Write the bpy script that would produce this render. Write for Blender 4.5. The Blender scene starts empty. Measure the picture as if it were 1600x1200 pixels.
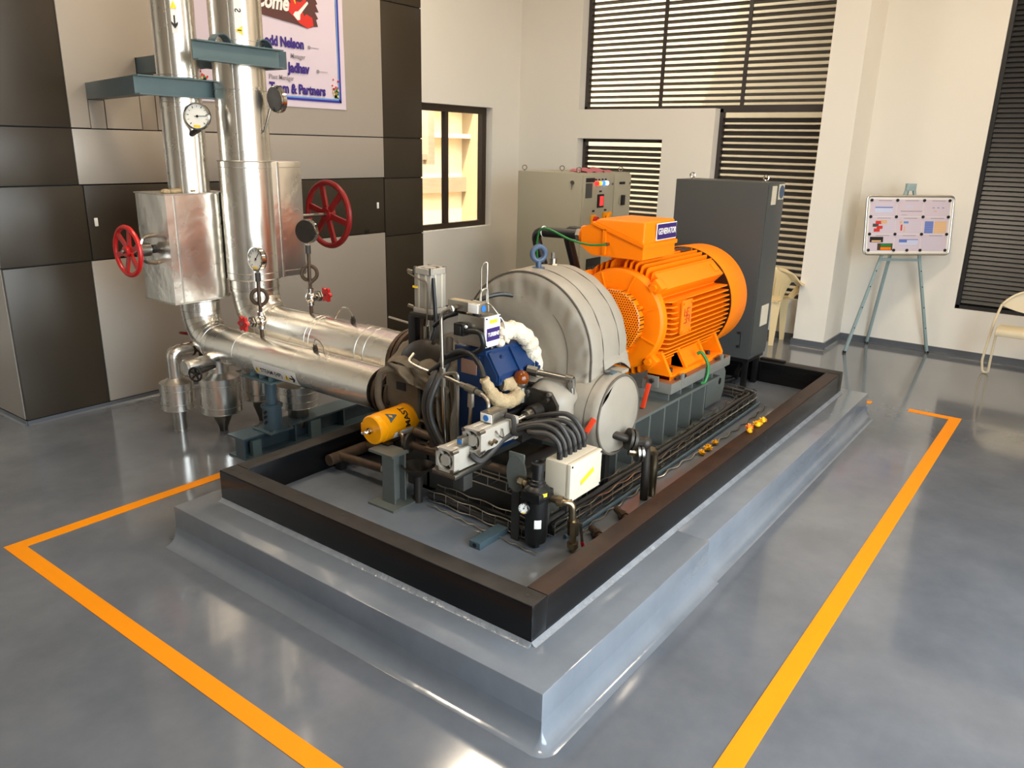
import bpy, bmesh, math, random
from mathutils import Vector, Matrix, Quaternion
random.seed(7)
S = bpy.context.scene
C = S.collection
PI = math.pi

# ---------------------------------------------------------------- camera
cam_d = bpy.data.cameras.new('camera'); cam = bpy.data.objects.new('camera', cam_d); C.objects.link(cam)
YAW, PITCH, ROLL = 0.638682932, 0.296210981, 0.0233109686
fw = Vector((math.cos(PITCH)*math.cos(YAW), math.cos(PITCH)*math.sin(YAW), -math.sin(PITCH)))
rt0 = Vector((math.sin(YAW), -math.cos(YAW), 0)); up0 = rt0.cross(fw)
rt = rt0*math.cos(ROLL) + up0*math.sin(ROLL); upv = up0*math.cos(ROLL) - rt0*math.sin(ROLL)
mw = Matrix((rt, upv, -fw)).transposed().to_4x4(); mw.translation = (-1.740, -1.142, 1.85)
cam.matrix_world = mw
cam_d.sensor_width = 36; cam_d.lens = 36*1220.55/1600; cam_d.clip_start = .05; cam_d.clip_end = 200
S.camera = cam

# ---------------------------------------------------------------- light
w = bpy.data.worlds.new('world'); S.world = w; w.use_nodes = True
bgn = w.node_tree.nodes['Background']; bgn.inputs[0].default_value = (.79, .91, 1.0, 1); bgn.inputs[1].default_value = 11.0
def sun(rot, e, col):
    d = bpy.data.lights.new('sun', 'SUN'); d.energy = e; d.color = col; d.angle = math.radians(1)
    o = bpy.data.objects.new('sun', d); C.objects.link(o); o.rotation_euler = V_(rot).to_track_quat('-Z', 'Y').to_euler()
V_ = Vector
sun((.50, .28, -.82), 12.0, (1, .84, .62))
def area(loc, sx, sy, e, col, rot=(0, 0, 0), portal=False):
    d = bpy.data.lights.new('ceiling_lamp_or_portal', 'AREA'); d.shape = 'RECTANGLE'; d.size = sx; d.size_y = sy; d.energy = e; d.color = col
    o = bpy.data.objects.new('ceiling_lamp_or_portal', d); C.objects.link(o); o.location = loc; o.rotation_euler = rot
    if portal: d.cycles.is_portal = True
    return o
WARM = (1, .84, .64)
for lx, ly, e in ((0.2, 0.2, 40), (3.4, 0.2, 55), (3.4, 3.0, 62), (0.2, 3.0, 64), (5.2, -1.6, 56)):
    area((lx, ly, 4.5), .6, .6, e, WARM)
area((-.2, -3.02, 1.7), 4.8, 3.4, 1, (1, 1, 1), (math.radians(90), 0, 0), True)   # sampling portal of the big door opening
S.view_settings.view_transform = 'Standard'; S.view_settings.look = 'None'; S.view_settings.gamma = 1
S.view_settings.use_curve_mapping = False; S.view_settings.exposure = 0.0
S.cycles.use_denoising = True; S.cycles.max_bounces = 8

# ---------------------------------------------------------------- materials
def lin(c): return tuple((x/255/12.92 if x/255 <= .04045 else ((x/255+.055)/1.055)**2.4) for x in c)
MATS = {}
def M(name, col, rough=.5, metal=0, noise=None, bump=None, rvar=0, coat=0, spec=.5, emit=0, alpha=1, trans=0, stretch=None):
    m = bpy.data.materials.new(name); m.use_nodes = True; nt = m.node_tree; b = nt.nodes['Principled BSDF']
    c = lin(col)
    b.inputs['Base Color'].default_value = (*c, 1); b.inputs['Roughness'].default_value = rough; b.inputs['Metallic'].default_value = metal
    b.inputs['Specular IOR Level'].default_value = spec
    if coat: b.inputs['Coat Weight'].default_value = coat; b.inputs['Coat Roughness'].default_value = .06
    if emit: b.inputs['Emission Color'].default_value = (*c, 1); b.inputs['Emission Strength'].default_value = emit
    if trans: b.inputs['Transmission Weight'].default_value = trans
    if noise or bump or rvar:
        tc = nt.nodes.new('ShaderNodeTexCoord'); vec = tc.outputs['Object']
        if stretch:
            mp = nt.nodes.new('ShaderNodeMapping'); mp.inputs['Scale'].default_value = stretch
            nt.links.new(vec, mp.inputs['Vector']); vec = mp.outputs['Vector']
    if noise:
        sc, amt, col2 = noise
        n = nt.nodes.new('ShaderNodeTexNoise'); n.inputs['Scale'].default_value = sc; n.inputs['Detail'].default_value = 6
        n.inputs['Roughness'].default_value = .65; nt.links.new(vec, n.inputs['Vector'])
        r = nt.nodes.new('ShaderNodeMapRange'); r.inputs[1].default_value = .35; r.inputs[2].default_value = .7; r.inputs[4].default_value = amt
        nt.links.new(n.outputs['Fac'], r.inputs[0])
        mx = nt.nodes.new('ShaderNodeMix'); mx.data_type = 'RGBA'; mx.inputs[6].default_value = (*c, 1); mx.inputs[7].default_value = (*lin(col2), 1)
        nt.links.new(r.outputs[0], mx.inputs[0]); nt.links.new(mx.outputs[2], b.inputs['Base Color'])
    if rvar:
        n = nt.nodes.new('ShaderNodeTexNoise'); n.inputs['Scale'].default_value = 3; n.inputs['Detail'].default_value = 5; nt.links.new(vec, n.inputs['Vector'])
        r = nt.nodes.new('ShaderNodeMapRange'); r.inputs[3].default_value = max(.02, rough-rvar); r.inputs[4].default_value = rough+rvar
        nt.links.new(n.outputs['Fac'], r.inputs[0]); nt.links.new(r.outputs[0], b.inputs['Roughness'])
    if bump:
        sc, st = bump
        n = nt.nodes.new('ShaderNodeTexNoise'); n.inputs['Scale'].default_value = sc; n.inputs['Detail'].default_value = 3; nt.links.new(vec, n.inputs['Vector'])
        bp = nt.nodes.new('ShaderNodeBump'); bp.inputs['Strength'].default_value = st; bp.inputs['Distance'].default_value = .02
        nt.links.new(n.outputs['Fac'], bp.inputs['Height']); nt.links.new(bp.outputs[0], b.inputs['Normal'])
    MATS[name] = m
    return m
def mat(x): return MATS[x] if isinstance(x, str) else x
M('epoxy', (104, 107, 113), .13, noise=(2.1, .85, (84, 88, 95)), bump=(3.5, .035), rvar=.05, coat=.35)
M('plinth', (112, 117, 124), .15, noise=(2.2, .7, (92, 97, 104)), bump=(9, .08), rvar=.06, coat=.35)
M('seal', (126, 130, 135), .22, noise=(12, .8, (100, 103, 108)), bump=(40, .25))
M('tape', (230, 138, 0), .5, noise=(6, .25, (218, 124, 0)), spec=.2)
M('wallwhite', (229, 224, 214), .75, noise=(1.2, .12, (214, 208, 198)), bump=(30, .02))
M('cladlight', (166, 157, 146), .36, .2, noise=(.8, .3, (158, 149, 138)))
M('claddark', (57, 49, 38), .36, .2, noise=(.8, .3, (50, 43, 34)))
M('gap', (10, 9, 8), .8)
M('skirt', (84, 88, 94), .25, coat=.3)
M('winframe', (52, 38, 26), .4)
M('louver', (62, 56, 54), .38, noise=(5, .3, (48, 44, 43)))
M('louverdark', (40, 40, 41), .32, noise=(5, .3, (32, 32, 33)))
M('glass', (255, 250, 240), .02, trans=1.0)
M('cream', (242, 224, 188), .8, noise=(2, .4, (224, 202, 164)))
M('outstone', (168, 150, 126), .85, noise=(3, .6, (140, 124, 104)))
M('outwall', (174, 154, 122), .85, noise=(1.5, .5, (156, 138, 110)))
M('alu', (238, 233, 224), .27, 1, bump=(2.3, .20), rvar=.06)
M('alusheet', (238, 233, 224), .28, 1, bump=(5, .42), rvar=.06)
M('aludull', (200, 196, 188), .34, 1, bump=(4, .1))
M('teal', (92, 112, 114), .45, noise=(7, .4, (80, 98, 102)))
M('tealdark', (72, 90, 98), .42, noise=(7, .4, (60, 76, 84)))
M('red', (196, 26, 24), .35, noise=(9, .3, (160, 18, 18)))
M('darkred', (132, 20, 20), .35, noise=(9, .3, (110, 14, 14)))
M('chrome', (210, 206, 198), .12, 1)
M('steel', (150, 146, 138), .32, 1, noise=(14, .5, (110, 104, 96)))
M('tubing', (184, 178, 166), .30, 1, noise=(18, .3, (150, 142, 128)))
M('rustpipe', (92, 74, 58), .55, .5, noise=(16, .8, (60, 46, 36)))
M('iron', (62, 56, 50), .5, .5, noise=(14, .7, (40, 36, 32)))
M('darkiron', (34, 31, 29), .5, .3, noise=(12, .6, (22, 20, 19)))
M('black', (14, 13, 13), .4)
M('blacksteel', (9, 9, 10), .25, noise=(5, .3, (15, 14, 14)), rvar=.06, spec=.35)
M('railtop', (46, 42, 39), .5, noise=(7, .9, (26, 24, 22)), spec=.22)
M('railtoprust', (54, 36, 27), .48, noise=(5, .9, (30, 23, 20)), spec=.22)
M('rubber', (22, 21, 20), .45)
M('hose', (48, 44, 40), .5, noise=(20, .4, (34, 31, 28)))
M('orange', (243, 125, 0), .48, noise=(4, .2, (236, 116, 0)), spec=.25)
M('orangedark', (228, 120, 0), .45)
M('redorange', (226, 48, 10), .4)
M('cabgrey', (66, 68, 66), .45, noise=(3, .1, (62, 64, 62)))
M('panelgrey', (166, 160, 140), .42, noise=(3, .1, (158, 152, 132)))
M('baserail', (116, 114, 106), .5, noise=(9, .5, (92, 90, 84)))
M('railbrown', (128, 84, 56), .55, noise=(9, .5, (100, 66, 44)))
M('basegrey', (92, 95, 90), .5, noise=(6, .5, (74, 77, 72)))
M('basedark', (56, 54, 50), .5, noise=(6, .6, (38, 36, 34)))
M('jacket', (148, 139, 125), .5, noise=(6, .35, (130, 121, 108)), bump=(9, .26))
M('jacketseam', (84, 76, 66), .7)
M('jacketbrown', (104, 92, 74), .65, noise=(6, .5, (78, 68, 54)), bump=(14, .4))
M('wrap', (222, 210, 188), .85, noise=(14, .5, (186, 172, 148)), bump=(40, .6))
M('wrapbrown', (176, 154, 118), .85, noise=(14, .6, (136, 114, 82)), bump=(40, .6))
M('blue', (14, 46, 88), .4, noise=(6, .35, (10, 34, 68)))
M('bluepad', (60, 78, 102), .45)
M('lightblue', (40, 110, 180), .35)
M('whitebox', (198, 188, 168), .42)
M('cylgrey', (166, 158, 146), .42, noise=(12, .3, (144, 136, 124)))
M('yellow', (238, 154, 2), .34, noise=(5, .15, (228, 142, 2)))
M('labelyellow', (246, 206, 40), .5)
M('amber', (150, 70, 10), .08, trans=.5)
M('purple', (46, 24, 96), .45)
M('white', (232, 228, 222), .5)
M('dialwhite', (236, 234, 226), .4)
M('ink', (16, 14, 14), .6)
M('inkblue', (52, 30, 120), .6)
M('inkgrey', (140, 132, 136), .6)
M('banner', (208, 194, 206), .55, noise=(3, .12, (200, 186, 198)), bump=(3, .1))
M('maroon', (84, 46, 42), .6)
M('chili', (206, 44, 34), .55)
M('borderblue', (46, 40, 142), .55)
M('borderlight', (96, 146, 206), .55)
M('paperblue', (92, 116, 190), .6)
M('paperlight', (200, 206, 232), .6)
M('papertan', (222, 178, 128), .6)
M('easel', (148, 168, 170), .4)
M('beigeplastic', (214, 190, 142), .4)
M('creamchair', (222, 208, 176), .4)
M('green', (36, 120, 54), .45)
M('marigold', (244, 180, 4), .7)
M('marigoldorange', (246, 130, 24), .7)
M('brass', (156, 140, 114), .32, 1, noise=(12, .5, (112, 98, 78)))
M('brownplate', (150, 112, 92), .5)
M('lamp_red', (255, 40, 40), .4, emit=2.0)
M('lamp_amber', (255, 170, 60), .4, emit=1.6)
M('lamp_blue', (40, 120, 255), .4, emit=2.2)
M('lamp_white', (235, 235, 255), .4, emit=2.2)
M('wirezinc', (206, 200, 188), .28, 1)
M('pinkcloth', (190, 110, 120), .8)
M('leverred', (206, 60, 28), .4)
def perforated():
    m = bpy.data.materials.new('perforated'); m.use_nodes = True; nt = m.node_tree; b = nt.nodes['Principled BSDF']; L = nt.links
    b.inputs['Roughness'].default_value = .42
    tc = nt.nodes.new('ShaderNodeTexCoord'); sp = nt.nodes.new('ShaderNodeSeparateXYZ'); L.new(tc.outputs['Object'], sp.inputs[0])
    def mth(op, a, bb=None):
        n = nt.nodes.new('ShaderNodeMath'); n.operation = op
        for i, x in enumerate((a, bb)):
            if x is None: continue
            if isinstance(x, (int, float)): n.inputs[i].default_value = x
            else: L.new(x, n.inputs[i])
        return n.outputs[0]
    P = .0155
    def dist(oy, oz):
        y = mth('SUBTRACT', mth('FRACT', mth('ADD', mth('DIVIDE', sp.outputs['Y'], P), oy)), .5)
        z = mth('MULTIPLY', mth('SUBTRACT', mth('FRACT', mth('ADD', mth('DIVIDE', sp.outputs['Z'], P*1.732), oz)), .5), 1.732)
        return mth('SQRT', mth('ADD', mth('MULTIPLY', y, y), mth('MULTIPLY', z, z)))
    d = mth('MINIMUM', dist(0, 0), dist(.5, .5))
    mx = nt.nodes.new('ShaderNodeMix'); mx.data_type = 'RGBA'; mx.inputs[6].default_value = (*lin((70, 36, 4)), 1); mx.inputs[7].default_value = (*lin((240, 126, 0)), 1)
    L.new(mth('GREATER_THAN', d, .29), mx.inputs[0]); L.new(mx.outputs[2], b.inputs['Base Color'])
    MATS['perforated'] = m
perforated()

# ---------------------------------------------------------------- mesh helpers
V = Vector
def frame_of(d):
    d = V(d).normalized(); a = V((0, 0, 1)) if abs(d.z) < .9 else V((1, 0, 0))
    u = a.cross(d).normalized(); return u, d.cross(u), d
class MB:
    def __init__(s): s.v = []; s.f = []
    def add(s, vs, fs):
        o = len(s.v); s.v += [tuple(x) for x in vs]; s.f += [tuple(i+o for i in f) for f in fs]; return s
    def box(s, lo, hi, bev=0, mtx=None):
        lo, hi = V(lo), V(hi)
        if bev:
            bm = bmesh.new(); bmesh.ops.create_cube(bm, size=1); c = (lo+hi)/2; d = hi-lo
            for v in bm.verts: v.co = V((v.co.x*d.x, v.co.y*d.y, v.co.z*d.z))+c
            bmesh.ops.bevel(bm, geom=bm.edges[:], offset=min(bev, min(abs(d.x), abs(d.y), abs(d.z))*.49), segments=2, affect='EDGES', profile=.6)
            vs = [v.co.copy() for v in bm.verts]; bm.verts.index_update(); fs = [[v.index for v in f.verts] for f in bm.faces]; bm.free()
        else:
            vs = [V((x, y, z)) for x in (lo.x, hi.x) for y in (lo.y, hi.y) for z in (lo.z, hi.z)]
            fs = [(0, 1, 3, 2), (4, 6, 7, 5), (0, 4, 5, 1), (2, 3, 7, 6), (0, 2, 6, 4), (1, 5, 7, 3)]
        if mtx is not None: vs = [mtx @ v for v in vs]
        return s.add(vs, fs)
    def bar(s, p0, p1, wu, wv, up=(0, 0, 1), bev=0):
        # rectangular bar from p0 to p1; wu across, wv along 'up'
        p0, p1 = V(p0), V(p1); d = (p1-p0); L = d.length; d.normalize(); u = V(up).cross(d)
        if u.length < 1e-4: u = V((1, 0, 0)).cross(d)
        u.normalize(); vv = d.cross(u)
        m = Matrix((u, vv, d)).transposed().to_4x4(); m.translation = p0
        return s.box((-wu/2, -wv/2, 0), (wu/2, wv/2, L), bev, m)
    def ring(s, c, u, v, r, n): return [V(c)+u*(r*math.cos(2*PI*i/n))+v*(r*math.sin(2*PI*i/n)) for i in range(n)]
    def cyl(s, p0, p1, r0, r1=None, n=16, caps=True):
        r1 = r0 if r1 is None else r1; p0, p1 = V(p0), V(p1); u, v, d = frame_of(p1-p0)
        vs = s.ring(p0, u, v, r0, n)+s.ring(p1, u, v, r1, n)
        fs = [(i, (i+1) % n, n+(i+1) % n, n+i) for i in range(n)]
        if caps: fs += [tuple(range(n-1, -1, -1)), tuple(range(n, 2*n))]
        return s.add(vs, fs)
    def lathe(s, o, axis, prof, n=32, caps=True, a0=0, a1=None, u=None):
        # prof: list of (r, h); full turn unless a1 is given
        o = V(o); 
        if u is None: u, v, d = frame_of(axis)
        else: d = V(axis).normalized(); u = V(u).normalized(); v = d.cross(u)
        full = a1 is None; m = n if full else n+1; vs = []; fs = []
        for r, h in prof:
            for i in range(m):
                a = 2*PI*i/n if full else a0+(a1-a0)*i/n
                vs.append(o+d*h+u*(r*math.cos(a))+v*(r*math.sin(a)))
        for k in range(len(prof)-1):
            for i in range(n):
                j = (i+1) % m if full else i+1
                fs.append((k*m+i, k*m+j, (k+1)*m+j, (k+1)*m+i))
        if caps and full:
            if prof[0][0] > 1e-5: fs.append(tuple(range(m-1, -1, -1)))
            if prof[-1][0] > 1e-5: k = (len(prof)-1)*m; fs.append(tuple(range(k, k+m)))
        return s.add(vs, fs)
    def tube(s, pts, r, n=8, closed=False, caps=True):
        pts = [V(p) for p in pts]; N = len(pts); rs = r if isinstance(r, (list, tuple)) else [r]*N
        tang = []
        for i in range(N):
            a = pts[(i-1) % N] if (closed or i > 0) else pts[i]; b = pts[(i+1) % N] if (closed or i < N-1) else pts[i]
            t = b-a; tang.append(t.normalized() if t.length > 1e-9 else V((0, 0, 1)))
        u, v, _ = frame_of(tang[0]); vs = []; fs = []
        for i in range(N):
            if i:
                q = tang[i-1].rotation_difference(tang[i]); u = q @ u
                u = (u-tang[i]*u.dot(tang[i])).normalized()
            v = tang[i].cross(u)
            vs += s.ring(pts[i], u, v, rs[i], n)
        for k in range(N if closed else N-1):
            k2 = (k+1) % N
            for i in range(n): fs.append((k*n+i, k*n+(i+1) % n, k2*n+(i+1) % n, k2*n+i))
        if caps and not closed: fs += [tuple(range(n-1, -1, -1)), tuple(range((N-1)*n, N*n))]
        return s.add(vs, fs)
    def torus(s, c, axis, R, r, n=32, m=8, a0=0, a1=2*PI, u=None):
        if u is None: u, v, d = frame_of(axis)
        else: d = V(axis).normalized(); u = V(u).normalized(); v = d.cross(u)
        closed = abs(a1-a0-2*PI) < 1e-6; N = n if closed else n+1
        pts = [V(c)+u*(R*math.cos(a0+(a1-a0)*i/n))+v*(R*math.sin(a0+(a1-a0)*i/n)) for i in range(N)]
        return s.tube(pts, r, m, closed)
    def sph(s, c, r, sc=(1, 1, 1), n=12, m=8):
        c = V(c); vs = [c+V((0, 0, r*sc[2]))]; fs = []
        for k in range(1, m):
            t = PI*k/m
            for i in range(n):
                p = 2*PI*i/n; vs.append(c+V((r*sc[0]*math.sin(t)*math.cos(p), r*sc[1]*math.sin(t)*math.sin(p), r*sc[2]*math.cos(t))))
        vs.append(c-V((0, 0, r*sc[2]))); e = len(vs)-1
        for i in range(n): fs.append((0, 1+i, 1+(i+1) % n)); fs.append((e, e-n+(i+1) % n, e-n+i))
        for k in range(m-2):
            for i in range(n): a = 1+k*n+i; b = 1+k*n+(i+1) % n; fs.append((a, a+n, b+n, b))
        return s.add(vs, fs)
    def prism(s, poly, o, u, v, d):
        # polygon in (u, v) at o, extruded by the vector d
        o, u, v, d = V(o), V(u), V(v), V(d); n = len(poly)
        a = [o+u*x+v*y for x, y in poly]; vs = a+[p+d for p in a]
        fs = [tuple(range(n-1, -1, -1)), tuple(range(n, 2*n))]+[(i, (i+1) % n, n+(i+1) % n, n+i) for i in range(n)]
        return s.add(vs, fs)
    def hexa(s, lo8): # 8 corners: bottom 4 ccw, top 4 ccw
        return s.add(lo8, [(3, 2, 1, 0), (4, 5, 6, 7), (0, 1, 5, 4), (1, 2, 6, 5), (2, 3, 7, 6), (3, 0, 4, 7)])
    def build(s, name, m, parent=None, sharp=32, smooth=True):
        me = bpy.data.meshes.new(name)
        org = V((0, 0, 0)); q = parent
        while q is not None: org += q.location; q = q.parent
        me.from_pydata([tuple(V(p)-org) for p in s.v], [], s.f)
        bm = bmesh.new(); bm.from_mesh(me); bmesh.ops.recalc_face_normals(bm, faces=bm.faces); bm.to_mesh(me); bm.free()
        me.materials.append(mat(m))
        if smooth:
            me.polygons.foreach_set('use_smooth', [True]*len(me.polygons)); me.set_sharp_from_angle(angle=math.radians(sharp))
        o = bpy.data.objects.new(name, me); C.objects.link(o); o.parent = parent
        return o
def tag(o, label, cat, group=None):
    o['label'] = label; o['category'] = cat
    if group: o['group'] = group
    return o
def thing(name, label, cat, loc=(0, 0, 0), group=None):
    o = bpy.data.objects.new(name, None); o.empty_display_size = .05; C.objects.link(o); o.location = loc
    return tag(o, label, cat, group)
def struct(o): o['kind'] = 'structure'; return o
def spline(pts, k=6):
    pts = [V(p) for p in pts]; out = []
    for i in range(len(pts)-1):
        p0 = pts[max(i-1, 0)]; p1 = pts[i]; p2 = pts[i+1]; p3 = pts[min(i+2, len(pts)-1)]
        for j in range(k):
            t = j/k
            out.append(.5*((2*p1)+(p2-p0)*t+(2*p0-5*p1+4*p2-p3)*t*t+(3*p1-p0-3*p2+p3)*t**3))
    return out+[pts[-1]]
def bend(pts, r, k=5):
    # polyline with rounded corners
    pts = [V(p) for p in pts]; out = [pts[0]]
    for i in range(1, len(pts)-1):
        a, b, c = pts[i-1], pts[i], pts[i+1]; da = (a-b); dc = (c-b); rr = min(r, da.length*.48, dc.length*.48)
        p = b+da.normalized()*rr; q = b+dc.normalized()*rr
        for j in range(k+1):
            t = j/k; out.append(p*(1-t)**2+b*2*t*(1-t)+q*t*t)
    return out+[pts[-1]]
def text(body, name, m, o, u, v, h, parent, bold=.0, align='CENTER', depth=.0008, shear=0, sx=1):
    # flat lettering: o = centre, u = reading direction, v = up, h = letter height
    cu = bpy.data.curves.new('t', 'FONT'); cu.body = body; cu.size = h*1.37; cu.align_x = align; cu.align_y = 'CENTER'; cu.offset = bold; cu.extrude = depth
    cu.shear = shear; cu.resolution_u = 3
    ob = bpy.data.objects.new('t', cu); C.objects.link(ob)
    me = bpy.data.meshes.new_from_object(ob.evaluated_get(bpy.context.evaluated_depsgraph_get()))
    bpy.data.objects.remove(ob); bpy.data.curves.remove(cu)
    u, v = V(u).normalized(), V(v).normalized(); nrm = u.cross(v); org = V(o); q = parent; off = V((0, 0, 0))
    while q is not None: off += q.location; q = q.parent
    for vt in me.vertices: vt.co = org+u*(vt.co.x*sx)+v*vt.co.y+nrm*(vt.co.z+.0012)-off
    me.name = name; me.materials.clear(); me.materials.append(mat(m))
    r = bpy.data.objects.new(name, me); C.objects.link(r); r.parent = parent
    return r
def copy_tree(o, parent=None, loc=None):
    c = o.copy(); C.objects.link(c); c.parent = parent
    if loc is not None: c.location = loc
    for ch in list(o.children): copy_tree(ch, c)
    return c
X, Y, Z = V((1, 0, 0)), V((0, 1, 0)), V((0, 0, 1))
# ================================================================ the setting
struct(MB().box((-6, -3.25, -.2), (6.9, 6.6, 0)).build('floor', 'epoxy'))
m = MB(); m.box((-6.2, -3.25, 4.6), (6.9, 5.02, 4.8)); m.box((-6.2, 5.02, 4.6), (4.08, 6.6, 4.8)); struct(m.build('ceiling', 'wallwhite'))
# wall with the big door opening to the right of the camera
m = MB(); m.box((-6, -3.25, 0), (-2.6, -3.05, 4.6)); m.box((2.2, -3.25, 0), (6.9, -3.05, 4.6)); m.box((-2.6, -3.25, 3.4), (2.2, -3.05, 4.6))
struct(m.build('wall_front', 'wallwhite'))
struct(MB().box((-6.2, -3.25, 0), (-6, 6.6, 4.6)).build('wall_entry', 'cladlight'))
struct(MB().box((-6, 6.4, 0), (.25, 6.6, 4.6)).build('wall_far', 'wallwhite'))
# window wall
WY = 4.81; m = MB()
m.box((4.0, WY, 0), (6.3, WY+.2, .925)); m.box((4.0, WY, 2.262), (6.3, WY+.2, 4.6)); m.box((5.775, WY, .925), (6.3, WY+.2, 2.262))
struct(m.build('wall_back', 'wallwhite'))
# louvre wall
LX = 6.3; LT = LX+.2; m = MB()
def wb(y0, y1, z0, z1): m.box((LX, y0, z0), (LT, y1, z1))
wb(3.965, 5.0, 0, 4.6)
wb(2.885, 3.965, 0, .5); wb(2.885, 3.965, 1.948, 2.263); wb(2.885, 3.965, 4.2, 4.6)
wb(2.305, 2.885, 0, 2.263); wb(2.305, 2.885, 4.2, 4.6)
wb(1.05, 2.305, 0, .40); wb(1.05, 2.305, 4.2, 4.6); wb(.90, 1.05, 0, 4.6)
struct(m.build('wall_louvre', 'wallwhite'))
struct(MB().box((6.10, .875, 0), (LX, 1.172, 4.6)).build('wall_pier', 'wallwhite'))
m = MB(); RX = 6.70
m.box((RX, -.12, 0), (RX+.2, .9, 4.6)); m.box((RX, -1.9, 0), (RX+.2, -.12, .455)); m.box((RX, -1.9, 3.4), (RX+.2, -.12, 4.6)); m.box((RX, -3.25, 0), (RX+.2, -1.9, 4.6))
m.box((LX-.01, .8752, 0), (RX+.2, .95, 4.6))
struct(m.build('wall_right', 'wallwhite'))
# skirtings with a cove
def skirting(name, pts, h=.062, t=.014):
    m = MB()
    for a, b, nrm in pts:
        a, b, nrm = V(a), V(b), V(nrm); d = b-a
        m.prism([(0, 0), (t*2.6, 0), (t*1.3, .008), (t, .024), (t, h), (0, h)], a, nrm, Z, d)
    o = m.build(name, 'skirt'); struct(o)
skirting('baseboard_right', [((RX, -3.05, 0), (RX, .88, 0), (-1, 0, 0)), ((6.10, .875, 0), (RX, .875, 0), (0, -1, 0))])
skirting('baseboard_pier', [((6.10, .86, 0), (6.10, 1.19, 0), (-1, 0, 0)), ((LX, 1.172, 0), (LX, 4.8, 0), (-1, 0, 0)), ((6.10, 1.172, 0), (LX, 1.172, 0), (0, 1, 0))])
skirting('baseboard_back', [((4.08, WY, 0), (6.3, WY, 0), (0, -1, 0))])

# cladding: core, then every panel proud of it
CY = 4.33
core = struct(MB().box((.262, CY+.012, 0), (4.068, 6.5, 4.6)).build('wall_left', 'gap'))
def panel(x0, x1, z0, z1, m_, g=.0045):
    return MB().box((x0+g, CY, z0+g), (x1-g, CY+.03, z1-g), .0015).build('panel', m_, core)
ZB = .03
for z0, z1, xr in ((ZB, 1.037, .800), (1.037, 1.537, .812), (1.537, 1.895, .786), (1.895, 4.6, .786)): panel(.25, xr, z0, z1, 'claddark')
panel(.800, 3.556, ZB, 1.037, 'cladlight'); panel(.812, 3.550, 1.037, 1.537, 'claddark'); panel(.786, 3.562, 1.537, 1.895, 'cladlight')
# upper light panel, cut around the two bracket arms
xa0, xa1, xb0, xb1 = .917, 1.021, 1.270, 1.381
g = .0045
MB().prism([(.786+g, 1.895+g), (xa0-g, 1.895+g), (xa0-g, 2.177), (xa1+g, 2.177), (xa1+g, 1.895+g), (xb0-g, 1.895+g), (xb0-g, 2.363), (xb1+g, 2.363), (xb1+g, 1.895+g), (3.562-g, 1.895+g), (3.562-g, 4.6), (.786+g, 4.6)], (0, CY, 0), X, Z, (0, .03, 0)).build('panel', 'cladlight', core)
panel(xa0, xa1, 1.895, 2.077, 'cladlight', .002); panel(xb0, xb1, 1.895, 2.262, 'cladlight', .002)
for z0, z1 in ((ZB, .995), (.995, 1.53), (1.53, 1.895), (1.895, 3.045), (3.045, 4.6)): panel(3.556, 4.08, z0, z1, 'claddark')
for z0, z1 in ((ZB, 1.037), (1.037, 1.895), (1.895, 4.6)):
    for y0, y1 in ((CY+.03, 5.4), (5.4, 6.5)):
        MB().box((.25, y0, z0+.0045), (.28, y1-.004, z1-.0045)).build('panel', 'cladlight', core)
for y0, y1 in ((CY+.03, 4.81),):
    for z0, z1 in ((ZB, 1.0), (1.0, 1.895), (1.895, 4.6)): MB().box((4.05, y0, z0+.004), (4.08, y1, z1-.004)).build('panel', 'claddark', core)
for x, z in ((.867, 1.292), (3.464, 1.288)): MB().box((x-.012, CY-.008, z-.028), (x+.012, CY+.002, z+.028), .008).build('latch', 'white', core)
MB().box((3.30, CY-.006, 1.045), (3.345, CY+.002, 1.075)).build('hinge', 'black', core)
skirting('baseboard_left', [((.25, CY, 0), (4.08, CY, 0), (0, -1, 0)), ((.25, CY, 0), (.25, 6.5, 0), (-1, 0, 0))], .03, .008)

# sliding window
win = struct(bpy.data.objects.new('window_1', None)); C.objects.link(win); win.location = (4.6, 4.94, .92)
m = MB(); y0, y1 = 4.90, 4.97
m.box((4.02, y0, .925), (5.775, y1, .985)); m.box((4.02, y0, 2.19), (5.775, y1, 2.262)); m.box((5.70, y0, .985), (5.775, y1, 2.19)); m.box((4.02, y0, .985), (4.08, y1, 2.19))
m.build('window_frame', 'winframe', win)
MB().box((5.04, y0-.005, .985), (5.10, y1-.02, 2.19)).build('sash_stile', 'winframe', win)
for a, b, yy in ((4.08, 5.04, 4.925), (5.10, 5.70, 4.95)): MB().box((a, yy, .985), (b, yy+.005, 2.19)).build('pane', 'glass', win)

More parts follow.
